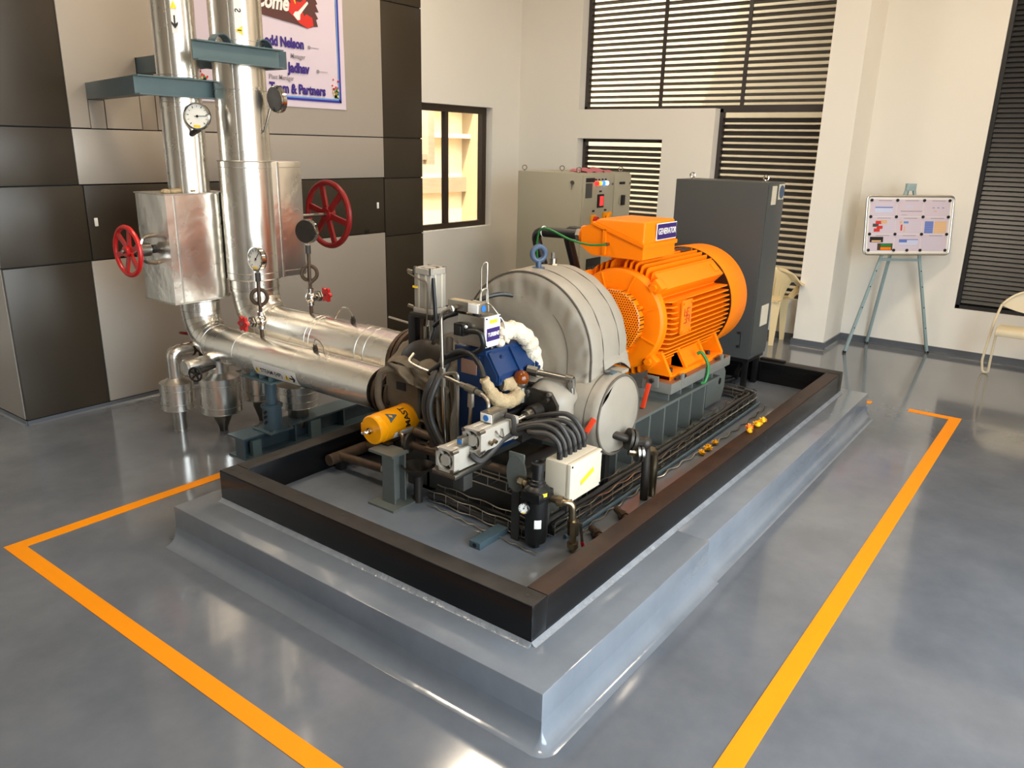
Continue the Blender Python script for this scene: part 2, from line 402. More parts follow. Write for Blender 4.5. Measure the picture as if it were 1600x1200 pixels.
# louvred openings: frame, mullions and every blade
def louvre(name, x, y0, y1, z0, z1, pitch, bw, tilt, mt, muls=(), fr=.035, far=0):
    r = struct(bpy.data.objects.new(name, None)); C.objects.link(r); r.location = (x, (y0+y1)/2, z0)
    m = MB(); m.box((x-.02, y0, z0), (x+.05, y1, z0+fr)); m.box((x-.02, y0, z1-fr), (x+.05, y1, z1)); m.box((x-.02, y1-fr, z0), (x+.05, y1, z1)); m.box((x-.02, y0, z0), (x+.05, y0+fr, z1))
    m.build('louvre_frame', mt, r)
    for ym in muls: MB().box((x-.02, ym-.018, z0+fr), (x+.0, ym+.018, z1-fr)).build('mullion', mt, r)
    proto = None; n = int((z1-z0-2*fr-.03)/pitch)
    c, s_ = math.cos(tilt), math.sin(tilt)
    for i in range(n):
        zc = z0+fr+.04+i*pitch
        if proto is None:
            mm = Matrix.Rotation(tilt, 4, 'Y'); mm.translation = (x+.03, (y0+y1)/2, zc)
            b = MB(); b.box((-bw/2, -(y1-y0)/2+fr, -.0022), (bw/2, (y1-y0)/2-fr, .0022), 0, mm); b.box((-bw/2-.002, -(y1-y0)/2+fr, -.006), (-bw/2+.004, (y1-y0)/2-fr, .004), 0, mm)
            proto = b.build('blade', mt, r); 
        else:
            k = proto.copy(); C.objects.link(k); k.parent = r; k.location = (0, 0, i*pitch)
    return r
LP_ = LX+.145
louvre('window_2', LP_, .95, 3.965, 2.263, 4.2, .0615, .060, math.radians(20), 'louver', (2.105+.90, 2.085))
louvre('window_3', LP_, .95, 2.305, .40, 2.263, .0645, .062, math.radians(38), 'louver')
louvre('window_4', LP_, 2.885-.03, 3.965, .5, 1.948, .0605, .060, math.radians(38), 'louver')
louvre('window_5', RX+.045, -1.9, -.12, .455, 3.4, .042, .050, math.radians(-66), 'louverdark')
m = MB(); m.box((RX+.15, -1.9, .455), (RX+.2, -.12, 3.4)); struct(m.build('dark_louvre_sheet', 'black'))  # black sheet behind the blades, standing in for the dark outside

# outside: neighbouring buildings and the ground in the sun
struct(MB().box((-30, -30, -.5), (40, 40, -.2)).build('ground_outside', 'outstone'))
m = MB(); m.box((-2, 8.2, -.2), (12, 8.6, 3.2)); yard = struct(m.build('wall_yard', 'cream'))
m = MB(); m.box((-2, 8.10, 1.05), (12, 8.2, 1.30)); m.build('stone_course', 'outstone', yard)
m = MB(); m.box((-2, 8.0, 1.95), (12, 8.2, 2.02)); m.box((-2, 7.9, 2.5), (12, 8.2, 2.7)); m.build('coping', 'cream', yard)
po = thing('yard_post', 'slim cream pole with a bracket outside the sliding window', 'pole', (7.05, 7.2, -.2))
MB().cyl((7.05, 7.2, -.2), (6.93, 7.2, 2.05), .035, n=10).build('pole', 'cream', po); MB().cyl((7.03, 7.2, .3), (7.02, 7.2, .62), .05, n=10).build('sleeve', 'cream', po)
m = MB(); m.box((7.2, 7.15, 1.55), (7.34, 7.3, 2.45)); m.box((6.93, 7.18, 1.62), (7.3, 7.26, 1.70)); m.build('bracket', 'outstone', po)
MB().tube(spline([(5.4, 6.4, -.2), (5.5, 6.4, .6), (5.75, 6.4, 1.1), (5.95, 6.4, 1.45), (6.35, 6.5, 1.52), (6.95, 7.19, 1.72)]), .008, 6).build('loose_wire', 'rustpipe', po)
struct(MB().box((9.2, -6, -.2), (9.5, 8.2, 4.9)).build('wall_neighbour', 'outwall'))
struct(MB().box((6.5, -6, 4.3), (9.2, 3.1, 4.4)).build('added_shade_canopy', 'outstone'))  # unseen canopy, added to shade the alley behind the right louvre bays

# yellow floor tape (flat paint lines)
def flatquad(name, pts, mt): 
    m = MB(); n = len(pts); m.add([(x, y, .0005) for x, y in pts]+[(x, y, .0022) for x, y in pts], [tuple(range(n-1, -1, -1)), tuple(range(n, 2*n))]+[(i, (i+1) % n, n+(i+1) % n, n+i) for i in range(n)]); return m.build(name, mt, smooth=False)
tag(flatquad('floor_tape', [(-.535, 2.69), (-.535, -2.6), (-.462, -2.6), (-.462, 2.618), (.74, 2.618), (.74, 2.69)], 'tape'), 'yellow marking tape cornering on the floor left of the plinth', 'floor tape', 'yellow floor tapes')
tag(flatquad('floor_tape', [(-.40, -.558), (4.605, -.558), (4.605, -.205), (4.53, -.205), (4.53, -.482), (-.40, -.482)], 'tape'), 'yellow marking tape running along the right side of the plinth', 'floor tape', 'yellow floor tapes')
tag(flatquad('floor_tape', [(4.535, .06), (4.605, .06), (4.605, .62), (4.535, .62)], 'tape'), 'short yellow tape end peeking out behind the plinth', 'floor tape', 'yellow floor tapes')

# plinth with its cove at the floor
pl = thing('plinth', 'low glossy grey epoxy-coated plinth under the machine frame', 'plinth', (2.07, 1.06, 0))
PX, PY, PH = 4.155, 2.12, .19
m = MB(); prof = [(0, 0), (.0, PH-.008), (.006, PH)]
m.box((0, 0, 0), (1.30, PY, PH), .007); m.build('slab', 'plinth', pl)
MB().box((1.30, .012, 0), (PX, PY, PH-.002), .007).build('slab', 'plinth', pl)
cove = [(0, 0), (.062, 0), (.045, .004), (.026, .013), (.012, .030), (.004, .055), (0, .085)]
m = MB(); m.prism(cove, (-.0, -.0, .0005), (-1, 0, 0), Z, (0, PY, 0)); m.prism(cove, (0, 0, .0005), (0, -1, 0), Z, (1.30, 0, 0)); m.prism(cove, (1.30, .012, .0005), (0, -1, 0), Z, (PX-1.30, 0, 0)); m.prism(cove, (PX, 0, .0005), (1, 0, 0), Z, (0, PY, 0)); m.prism(cove, (0, PY, .0005), (0, 1, 0), Z, (PX, 0, 0))
m.lathe((0, 0, .0005), Z, [(a, b) for a, b in cove[1:]], 8, False, PI, 1.5*PI, X)
m.build('cove', 'plinth', pl)

# black channel frame on the plinth
fr = thing('skid_frame', 'large black steel channel frame lying on the grey plinth', 'steel frame', (2.1, 1.09, PH))
FX0, FX1, FY0, FY1, FZ = .182, 4.03, .176, 2.004, .346; FW = .092
for nm, a, b in (('front', (FX0, FY0), (FX0+FW, FY1)), ('back', (FX1-FW-.02, FY0), (FX1, FY1)), ('right', (FX0+FW, FY0), (FX1-FW-.02, FY0+FW)), ('left', (FX0+FW, FY1-FW), (FX1-FW-.02, FY1))):
    c = MB()
    c.box((a[0], a[1], PH), (b[0], b[1], FZ-.004), .003); o = c.build('channel', 'blacksteel', fr)
    d = .002
    MB().box((a[0]+d, a[1]+d, FZ-.005), (b[0]-d, b[1]-d, FZ), .0015).build('top_flange', 'railtoprust' if nm == 'right' else 'railtop', o)
for x, y in ((.23, 1.96), (.225, 1.9), (.23, 1.75), (.23, .23), (3.97, .22), (3.2, .22), (.24, 1.2), (1.2, .22)): MB().cyl((x, y, FZ), (x, y, FZ+.0012), .008, n=10).build('bolt_hole', 'black', fr)
sl = [(0, 0), (.020, 0), (.009, .005), (0, .014)]
m = MB(); m.prism(sl, (FX0, FY0, PH), (-1, 0, 0), Z, (0, FY1-FY0, 0)); m.prism(sl, (FX0, FY0, PH), (0, -1, 0), Z, (FX1-FX0, 0, 0)); m.prism(sl, (FX1, FY0, PH), (1, 0, 0), Z, (0, FY1-FY0, 0))
m.build('sealant_bead', 'seal', fr)
# ================================================================ steam pipes
def pipe_bands(parent, pts, r, name='lap_joint'):
    for c, ax in pts: MB().torus(c, ax, r+.0005, .0022, 28, 5).build(name, 'aludull', parent)
def steam_pipe(name, label, x, z, y_end, y_v, r, R, ztop, bands_h, bands_v, zb):
    t = thing(name, label, 'pipe', (x, y_v, 0))
    MB().cyl((x, y_end, z), (x, y_v-R, z), r, n=36).build('horizontal_run', 'alu', t)
    # lobster-back elbow in separate mitred gores
    N = 6; cyx, czz = y_v-R, z+R
    for k in range(N):
        m = MB(); a0, a1 = PI/2*k/N, PI/2*(k+1)/N
        def ringp(a):
            c = V((x, cyx+R*math.sin(a), czz-R*math.cos(a))); rad = V((0, math.sin(a), -math.cos(a)))
            return [c+X*(r*1.006*math.cos(2*PI*i/36))+rad*(r*1.006*math.sin(2*PI*i/36)) for i in range(36)]
        A, B = ringp(a0), ringp(a1)
        m.add(A+B, [(i, (i+1) % 36, 36+(i+1) % 36, 36+i) for i in range(36)]); m.build('elbow_gore', 'alu', t)
        c = V((x, cyx+R*math.sin(a1), czz-R*math.cos(a1)))
        MB().torus(c, (0, math.cos(a1), math.sin(a1)), r*1.006, .0018, 28, 5).build('elbow_seam', 'aludull', t)
    for z0, z1 in zb: MB().cyl((x, y_v, z0), (x, y_v, z1), r*1.03, n=36).build('vertical_run', 'alu', t)
    pipe_bands(t, [((x, yy, z), Y) for yy in bands_h], r); pipe_bands(t, [((x, y_v, zz), Z) for zz in bands_v], r*1.03)
    # longitudinal lap seam of the cladding sheet
    MB().box((x-.004, y_end, z+r-.001), (x+.004, y_v-R, z+r+.0012)).build('lap_seam', 'aludull', t)
    a = V((x, y_v, 0))+V((-.75, -.66, 0)).normalized()*r*1.03
    for z0, z1 in zb: MB().tube([(a.x, a.y, z0), (a.x, a.y, z1)], .0018, 5).build('lap_seam', 'aludull', t)
    return t
HX, HZ, HY, HR = 1.03, .598, 3.43, .117
LXp, LZ, LY, LR = 1.295, .690, 3.21, .148
hp = steam_pipe('steam_pipe', 'thinner aluminium-clad steam pipe with a white STEAM (HP) label', HX, HZ, 1.77, HY, HR, .20, 4.6, (2.95,), (.86, 2.05, 2.20), [(.80, .85), (1.52, 4.6)])
lp = steam_pipe('steam_pipe', 'thicker aluminium-clad pipe bending behind the labelled steam pipe', LXp, LZ, 1.87, LY, LR, .23, 4.6, (2.05, 2.12, 2.52, 2.56), (.94, 2.13, 2.36, 2.40), [(.92, 1.02), (1.70, 4.6)])
MB().cyl((HX, HY, .85), (HX, HY, 1.52), HR, n=20).build('vertical_run', 'alu', hp); MB().cyl((LXp, LY, 1.02), (LXp, LY, 1.70), LR, n=20).build('vertical_run', 'alu', lp)
# dark collars at the machine ends
for t, x, z, y, r in ((hp, HX, HZ, 1.77, HR), (lp, LXp, LZ, 1.87, LR)):
    MB().lathe((x, y+.004, z), (0, -1, 0), [(r*.97, 0), (r*.97, .006), (r*.8, .006), (r*.72, .03), (r*.72, .05)], 28).build('end_collar', 'iron', t)
# STEAM (HP) sticker wrapped on the pipe
m = MB(); ys = [2.745-.40*i/10 for i in range(11)]; an = [math.radians(180-24+48*j/6+22) for j in range(7)]
vs = [(HX+(HR+.0012)*math.cos(a), y, HZ+(HR+.0012)*math.sin(a)) for y in ys for a in an]
m.add(vs, [(i*7+j, i*7+j+1, (i+1)*7+j+1, (i+1)*7+j) for i in range(10) for j in range(6)]); m.build('pipe_sticker', 'white', hp)
def wrap_text(body, y0, h, parent, mt='ink', bold=.0012):
    o = text(body, 'sticker_lettering', mt, (0, 0, 0), X, Y, h, None, bold, 'LEFT', 0)
    for v in o.data.vertices:
        a = math.radians(180+22)-v.co.y/HR*-1*-1; rr = HR+.0022
        v.co = V((HX+rr*math.cos(a), y0-v.co.x, HZ+rr*math.sin(a)))-parent.location
    o.parent = parent; return o
wrap_text('STEAM (HP)', 2.680, .0285, hp, bold=.0009)
def wrap_poly(poly, y0, mt, name, parent, lift=.0020):
    # poly in (along, up) metres; fine fan so that it follows the pipe
    m = MB(); pts = []
    n = len(poly)
    dense = []
    for i in range(n):
        a, b = V((*poly[i], 0)), V((*poly[(i+1) % n], 0))
        for k in range(6): dense.append(a.lerp(b, k/6))
    for p in dense:
        a = math.radians(202)-p.y/HR; rr = HR+lift; pts.append((HX+rr*math.cos(a), y0-p.x, HZ+rr*math.sin(a)))
    m.add(pts, [tuple(range(len(pts)))]); m.build(name, mt, parent, smooth=False)
for yy in (2.712, 2.435):
    wrap_poly([(-.022, -.022), (.022, -.022), (0, .024)], yy, 'labelyellow', 'warning_triangle', hp); wrap_poly([(-.003, -.008), (.003, -.008), (.004, .010), (-.004, .010)], yy, 'ink', 'warning_mark', hp, .0028)
wrap_poly([(-.028, -.005), (.004, -.005), (.004, -.005), (-.006, -.022), (.004, -.024), (.026, 0), (.004, .024), (-.006, .022), (.004, .005), (-.028, .005)], 2.385, 'ink', 'arrow', hp, .0024)
# stickers on the risers
def riser_sticker(px, py, r, zc, hh, parent, arrow):
    m = MB(); base = math.atan2(-.58, -.81)
    an = [base-.30+.28*j/5+.62 for j in range(6)]
    vs = [(px+(r+.002)*math.cos(a), py+(r+.002)*math.sin(a), z) for z in (zc-hh, zc+hh) for a in an]
    m.add(vs, [(j, j+1, 7+j, 6+j) for j in range(5)]); m.build('pipe_sticker', 'white', parent)
    am = base+.46; c = V((px+(r+.0035)*math.cos(am), py+(r+.0035)*math.sin(am), 0)); u = V((-math.sin(am), math.cos(am), 0))
    m = MB(); tz = zc+hh-(.10 if not arrow else .04)
    def P(poly, zz, nm, mt, lift=0):
        nrm = V((math.cos(am), math.sin(am), 0))*.001
        MB().prism(poly, c+V((0, 0, zz))+nrm*lift, u, Z, nrm).build(nm, mt, parent)
    if arrow:
        P([(-.004, .04), (-.004, -.005), (-.018, .008), (-.018, -.006), (0, -.03), (.018, -.006), (.018, .008), (.004, -.005), (.004, .04)], zc-hh+.055, 'arrow', 'ink')
        P([(-.02, -.02), (.02, -.02), (0, .02)], zc-hh+.15, 'warning_triangle', 'labelyellow')
    else:
        P([(-.024, 0), (.018, -.024), (.018, .024)], zc-hh+.05, 'warning_triangle', 'labelyellow'); P([(-.010, -.003), (.012, -.003), (.012, .003), (-.010, .003)], zc-hh+.05, 'warning_mark', 'ink', 1.5)
riser_sticker(HX, HY, HR*1.03, 2.62, .20, hp, True)
riser_sticker(LXp, LY, LR*1.03, 2.66, .26, lp, False)
for t, px, py, r, z, w_ in ((lp, LXp, LY, LR, 2.555, 'S'),):
    a = math.atan2(-.58, -.81)+.46; c = V((px+(r*1.03+.003)*math.cos(a), py+(r*1.03+.003)*math.sin(a), z)); text(w_, 'sticker_lettering', 'ink', c, (0, 0, -1), (-math.sin(a)*-1, math.cos(a)*-1, 0), .034, t, .001)

# clad valve boxes
vb = thing('valve_jacket', 'square aluminium insulation box on the left riser with a bright red handwheel', 'valve box', (HX, HY, .88))
y0, y1, x0 = HY-.165, HY+.165, .77
poly = [(x0, y0)]+[(HX+.02+.165*math.cos(a), HY+.165*math.sin(a)) for a in [-PI/2+PI*i/12 for i in range(13)]]+[(x0, y1)]
MB().prism(poly, (0, 0, .885), X, Y, (0, 0, .645)).build('box_sheet', 'alusheet', vb)
for z in (.885, 1.53): MB().prism([(a*1.0+(-.006 if a < HX else .006), b+(-.006 if b < HY else .006)) for a, b in poly], (0, 0, z-.004), X, Y, (0, 0, .008)).build('box_rim', 'aludull', vb)
MB().box((x0+.05, y0-.003, .89), (x0+.062, y0+.002, 1.525)).build('box_seam', 'aludull', vb)
m = MB()
for i in range(9): m.sph((HX-.20+.035*i+random.uniform(-.01, .01), HY-.06+random.uniform(-.04, .06), 1.545), .028, (1.2, 1, .55), 8, 6)
m.build('insulation_tuft', 'wrapbrown', vb)
MB().tube(spline([(.98, HY-.02, 1.53), (.95, HY-.02, 1.575), (.99, HY-.03, 1.60), (1.03, HY-.03, 1.575)]), .012, 6).build('wire_loop', 'iron', vb)
def handwheel(parent, c, ax, R, rim, spokes, mt, hub='steel', back=.02):
    c = V(c); u, v, d = frame_of(ax)
    h = MB(); h.torus(c, ax, R, rim, 40, 10); h.cyl(c-d*rim*1.6, c+d*rim*1.4, R*.22, n=18)
    for k in range(spokes):
        a = 2*PI*k/spokes+.25; e = u*math.cos(a)+v*math.sin(a); h.bar(c+e*R*.15-d*back*.4, c+e*R*.97, rim*1.9, rim*1.0, d)
    o = h.build('handwheel', mt, parent)
    MB().cyl(c+d*rim*1.2, c+d*rim*2.6, R*.09, n=6).build('hub_nut', hub, o)
    return o
wz = 1.205
handwheel(vb, (.60, HY, wz), (-1, 0, 0), .140, .014, 6, 'red')
MB().cyl((.60, HY, wz), (.80, HY, wz), .014, n=12).build('stem', 'chrome', vb)
MB().cyl((.66, HY, wz), (.73, HY, wz), .040, n=16).build('gland', 'steel', vb)
for s_ in (-1, 1): MB().tube(bend([(.68, HY, wz+s_*.03), (.70, HY, wz+s_*.075), (.80, HY, wz+s_*.085)], .03), .013, 8).build('yoke_arm', 'chrome', vb)
MB().cyl((.75, HY, wz), (.80, HY, wz), .025, n=10).build('packing', 'iron', vb)

vb2 = thing('valve_jacket', 'tall aluminium insulation box on the thicker riser with a dark red handwheel', 'valve box', (LXp, LY, 1.0))
MB().cyl((LXp, LY, .995), (LXp, LY, 1.725), .166, n=40).build('box_sheet', 'alu', vb2)
MB().box((LXp+.04, LY-.145, 1.002), (1.60, LY+.145, 1.722), .004).build('box_sheet', 'alusheet', vb2)
for zz, rr in ((.998, .004), (1.722, .004), (1.685, .002), (1.04, .002)): MB().torus((LXp, LY, zz), Z, .1665, rr, 40, 6).build('box_rim', 'aludull', vb2)
for lo_, hi_ in (((LXp+.118, LY-.150, 1.0), (LXp+.130, LY-.144, 1.72)), ((LXp+.13, LY-.148, 1.685), (1.602, LY-.144, 1.689)), ((LXp+.13, LY-.148, 1.036), (1.602, LY-.144, 1.040))): MB().box(lo_, hi_).build('box_seam', 'aludull', vb2)
handwheel(vb2, (1.93, LY, 1.363), (1, 0, 0), .215, .020, 6, 'darkred')
MB().cyl((1.60, LY, 1.363), (1.93, LY, 1.363), .014, n=12).build('stem', 'steel', vb2); MB().cyl((1.58, LY, 1.363), (1.68, LY, 1.363), .034, n=14).build('gland', 'steel', vb2)

# teal bracket beams from the clad wall
def channel(m, p0, p1, h, b, t, out):
    # C section along p0-p1, web on the far side of 'out'
    p0, p1, out = V(p0), V(p1), V(out); d = p1-p0
    m.prism([(0, -h/2), (b, -h/2), (b, -h/2+t), (t, -h/2+t), (t, h/2-t), (b, h/2-t), (b, h/2), (0, h/2)], p0, out, Z, d)
def bracket(label, xw0, xw1, zw, yb, xb0, xb1, dz=0):
    t = thing('pipe_bracket', label, 'bracket', (xw0, CY, zw), 'teal pipe brackets')
    m = MB(); e = V((xb0, yb+.05, zw)); w_ = V(((xw0+xw1)/2, CY+.05, zw)); side = V((xb0+.05, yb+.05, zw))
    dd = (side-w_); dl = V((dd.x, dd.y, 0)).normalized(); n_ = V((dl.y, -dl.x, 0))
    if n_.x > 0: n_ = -n_
    sec = [(.045, -.05), (-.045, -.05), (-.045, -.043), (.038, -.043), (.038, .043), (-.045, .043), (-.045, .05), (.045, .05)]
    if dz:   # frame around the riser: arm, rear bar, side bar
        e2 = V((1.215, 3.47, zw)); d2 = e2-w_; n2 = V((d2.y, -d2.x, 0)).normalized(); n2 = -n2 if n2.x > 0 else n2
        m.prism(sec, w_, n2, Z, d2); MB().box((1.17, 3.44, zw-.05), (1.515, 3.50, zw+.05)).build('rear_bar', 'tealdark', t); MB().box((1.462, yb+.05, zw-.05), (1.515, 3.44, zw+.05)).build('side_bar', 'tealdark', t)
    else: m.prism(sec, w_, n_, Z, dd)
    m.build('arm', 'tealdark', t)
    m = MB(); channel(m, (xb0, yb+.05, zw), (xb1, yb+.05, zw), .104, .055, .007, (0, -1, 0)); m.build('cross_beam', 'teal', t)
    return t
b1 = bracket('teal channel bracket holding the thinner left riser', .917, 1.021, 2.127, HY-.165, .685, 1.205)
b2 = bracket('teal channel bracket holding the thicker riser, higher up', 1.270, 1.381, 2.312, LY-.222, .885, 1.455, 1)
MB().torus((HX, HY-.02, 2.18), Z, HR+.012, .006, 24, 6, PI*1.0, PI*2).build('u_clamp', 'tealdark', b1)
m = MB()
for xx in (LXp-.20, LXp+.11):
    m.prism([(.055*math.cos(PI*i/10), .055*math.sin(PI*i/10)) for i in range(11)]+[(.049*math.cos(PI*i/10), .049*math.sin(PI*i/10)) for i in range(10, -1, -1)], (xx, LY-.16, 2.364), (1, 0, 0), Z, (0, .07, 0))
    break
m.build('half_saddle', 'tealdark', b2)
MB().prism([(.055*math.cos(PI*i/10), .055*math.sin(PI*i/10)) for i in range(11)]+[(.049*math.cos(PI*i/10), .049*math.sin(PI*i/10)) for i in range(10, -1, -1)], (LXp+.08, LY-.16, 2.364), (1, 0, 0), Z, (0, .07, 0)).build('half_saddle', 'tealdark', b2)

# pressure and temperature gauges
def gauge(parent, c, nrm, R, depth, dial=True, seam='chrome', needle=.3):
    c = V(c); nrm = V(nrm).normalized(); u = nrm.cross(Z); u = -u if u.length else X; u.normalize(); v = Z-nrm*Z.dot(nrm); v.normalize(); u = v.cross(nrm)
    o = MB().lathe(c-nrm*depth, nrm, [(R*.6, 0), (R*.93, .003), (R*.95, depth*.35), (R, depth*.4), (R, depth), (R*.9, depth+.003), (R*.88, depth-.004)], 32, False).build('gauge_case', seam, parent)
    MB().cyl(c-nrm*depth, c-nrm*(depth-.002), R*.92, n=28).build('gauge_back', 'iron', o)
    MB().cyl(c-nrm*.010, c-nrm*.006, R*.89, n=28).build('dial', 'dialwhite', o)
    m = MB()
    for i in range(11):
        a = math.radians(225-27*i); e = u*math.cos(a)+v*math.sin(a); m.bar(c+e*R*.66-nrm*.0055, c+e*R*.80-nrm*.0055, .004 if i % 2 == 0 else .002, .001, nrm)
    m.build('dial_ticks', 'ink', o)['kind'] = 'stuff'
    m = MB(); e = u*math.cos(needle)+v*math.sin(needle); m.bar(c-e*R*.22-nrm*.004, c+e*R*.72-nrm*.004, R*.045, .001, nrm); m.cyl(c-nrm*.005, c-nrm*.003, R*.1, n=10); m.build('needle', 'ink', o)
    MB().prism([(-R*.32, -R*.78), (R*.18, -R*.84), (R*.20, -R*.66), (-R*.30, -R*.62)], c-nrm*.0052, u, v, nrm*.001).build('yellow_sticker', 'labelyellow', o)
    return o
g = thing('temperature_gauge', 'round dial thermometer on the left riser just below its teal beam', 'gauge', (HX-.06, 3.33, 1.90))
gauge(g, (.985, 3.205, 1.972), (-.80, -.60, .06), .076, .034, needle=.05); MB().cyl((1.0, 3.22, 1.90), (HX-.02, HY-.09, 1.865), .016, n=10).build('stem', 'iron', g)
g = thing('temperature_gauge', 'dial thermometer seen from behind beside the thicker riser', 'gauge', (1.36, 3.03, 1.9))
gauge(g, (1.405, 2.985, 2.085), (.98, -.05, .10), .078, .038); MB().tube([(1.36, 3.02, 2.03), (1.33, 3.05, 1.90), (1.31, 3.07, 1.885)], .007, 8).build('stem', 'steel', g)
def siphon_gauge(label, x, y, zt, zv, zl, zg, gn, side, R):
    t = thing('pressure_gauge', label, 'gauge', (x, y, zt))
    MB().cyl((x, y, zt-.01), (x, y, zv-.03), .012, n=10).build('root_nipple', 'rustpipe', t)
    v_ = MB(); v_.sph((x, y, zv), .034, (1, 1, 1.1)); v_.cyl((x, y, zv-.05), (x, y, zv+.055), .020, n=12); v_.cyl((x, y, zv), (x+side*.075, y, zv), .022, n=12); vo = v_.build('valve_body', 'chrome', t)
    m = MB()
    for k in (.045, .062): m.cyl((x+side*k, y, zv), (x+side*(k+.008), y, zv), .034, n=6)
    m.build('bonnet', 'steel', vo)
    MB().cyl((x+side*.07, y, zv), (x+side*.12, y, zv), .009, n=8).build('spindle', 'chrome', vo)
    m = MB(); pl_ = []
    for i in range(48):
        a = 2*PI*i/48; rr = .040+.008*math.cos(6*a); pl_.append((rr*math.cos(a), rr*math.sin(a)))
    m.prism(pl_, (x+side*.112, y, zv), Y, Z, (side*.018, 0, 0)); m.build('star_knob', 'red', vo); MB().cyl((x+side*.13, y, zv), (x+side*.136, y, zv), .011, n=8).build('knob_nut', 'steel', vo)
    Rl = .045; pts = [(x, y, zv+.05), (x, y, zl-.075)]
    e = V((.8, -.6, 0)); loop = []
    c = V((x, y, zl))+e*0
    for i in range(25):
        a = -PI/2-2*PI*i/24*1.0; loop.append(c+e*(Rl*math.cos(a))+Z*(Rl*math.sin(a))+V((-.6, -.8, 0))*(.022*(i/24)-.011))
    pts = spline([V((x, y, zv+.05)), V((x, y, zl-.10)), *[l for l in loop[::2]], V((x, y, zl+.085)), V((x, y, zg-.12))], 4)
    MB().tube(pts, .0115, 8).build('siphon', 'rustpipe', t)
    MB().cyl((x, y, zg-R-.06), (x, y, zg-R-.01), .016, n=6).build('coupling', 'iron', t); MB().cyl((x, y, zg-R-.02), (x, y, zg-R+.012), .012, n=10).build('stem', 'chrome', t)
    gn = V(gn).normalized(); gauge(t, V((x, y, zg))+gn*.012, gn, R, .036, needle=.9)
    return t
siphon_gauge('dial pressure gauge with siphon loop on the labelled STEAM (HP) pipe', HX, 2.795, HZ+HR, .815, .958, 1.182, (-1, -.03, .05), -1, .070)
siphon_gauge('pressure gauge seen from behind with siphon loop on the thicker pipe', LXp, 2.655, LZ+LR, .938, 1.085, 1.335, (.93, .32, -.03), 1, .072)
# small thermowells with capillary wire on the horizontal runs
for lab, x, y, z, h in (('small thermowell with a short wire on the labelled steam pipe', HX, 2.305, HZ+HR, .10), ('small thermowell with a tall looped wire on the thicker pipe', LXp, 2.28, LZ+LR, .13)):
    t = thing('thermowell', lab, 'sensor', (x, y, z)); m = MB(); m.cyl((x, y, z-.004), (x-.01, y-.01, z+.022), .015, n=8); m.cyl((x-.01, y-.01, z+.02), (x-.018, y-.018, z+.04), .010, n=8); m.build('fitting', 'iron', t)
    e = .11 if h < .12 else -.26
    MB().tube(spline([(x-.018, y-.018, z+.04), (x-.02, y-.03 if e > 0 else y+.03, z+.04+h*.35), (x-.01, y-(.07 if e > 0 else -.10), z+h*.5), (x-.02, y-(.10 if e > 0 else -.15), z-.01), (x-.06, y-(.12 if e > 0 else -.17), z-.12 if e < 0 else z-.03)]), .0045, 6).build('capillary', 'tubing', t)

# condensate pots under the pipes
def pot(label, x, y, z0, z1, r, neck_r, neck_top, cone=True, foot_r=.026):
    t = thing('condensate_pot', label, 'drain pot', (x, y, 0), 'clad drain pots')
    MB().cyl((x, y, z0), (x, y, z1), r, n=36).build('pot_shell', 'alu', t)
    MB().lathe((x, y, z1), Z, [(r, 0), (r*.72, .012), (neck_r, .030)], 36, False).build('pot_shoulder', 'aludull', t)
    for zz in (z0+.004, z0+.045, z1-.045): MB().torus((x, y, zz), Z, r+.0005, .0022, 36, 5).build('lap_joint', 'aludull', t)
    MB().cyl((x, y, z1), (x, y, neck_top), neck_r, n=24).build('neck', 'alu', t)
    if cone: MB().lathe((x, y, 0), Z, [(foot_r, .0), (foot_r*1.15, .03), (r*.50, .11), (r*.50, z0)], 24).build('cone', 'steel', t)
    else: MB().lathe((x, y, 0), Z, [(neck_r, 0), (neck_r, .01), (neck_r*.97, .012), (neck_r*.97, z0)], 24).build('foot', 'aludull', t)
    return t
p1_ = pot('clad drain pot with pointed cone under the labelled pipe elbow', HX, 3.29, .135, .375, .128, .064, HZ-HR*.75)
MB().lathe((HX-.05, 3.29, .475), (-1, 0, 0), [(.055, 0), (.055, .17), (.045, .185)], 24).build('side_stub', 'alu', p1_)
handwheel(p1_, (.80, 3.18, .455), (-.9, -.4, 0), .042, .006, 5, 'darkiron'); MB().cyl((.80, 3.18, .455), (.97, 3.235, .46), .012, n=8).build('stem', 'iron', p1_)
p2_ = pot('leftmost clad drain pot standing on a straight pipe foot', .85, 3.50, .155, .335, .105, .046, .47, False)
MB().tube(bend([(.85, 3.50, .45), (.85, 3.50, .535), (.97, 3.50, .535)], .055), .046, 20).build('elbow', 'alu', p2_)
m = MB(); m.cyl((.965, 3.5, .53), (1.04, 3.5, .53), .03, n=12); m.cyl((.975, 3.5, .53), (.987, 3.5, .53), .046, n=14); m.sph((1.06, 3.5, .52), .042); m.cyl((1.06, 3.5, .52), (1.06, 3.5, .44), .03, n=10); m.build('drain_valve', 'rustpipe', p2_)
MB().cyl((1.0, 3.46, .56), (1.0, 3.46, .62), .034, n=16).build('bonnet', 'alu', p2_)
handwheel(p2_, (1.02, 3.52, .615), (.3, .1, 1), .085, .009, 5, 'darkred')
p3_ = pot('clad drain pot half hidden behind the teal pipe support', LXp, 2.84, .21, .355, .132, .06, LZ-LR*.8)
pot('clad drain pot behind the coned one, under the thicker elbow', LXp+.02, 3.26, .165, .40, .115, .06, LZ-LR*.6)

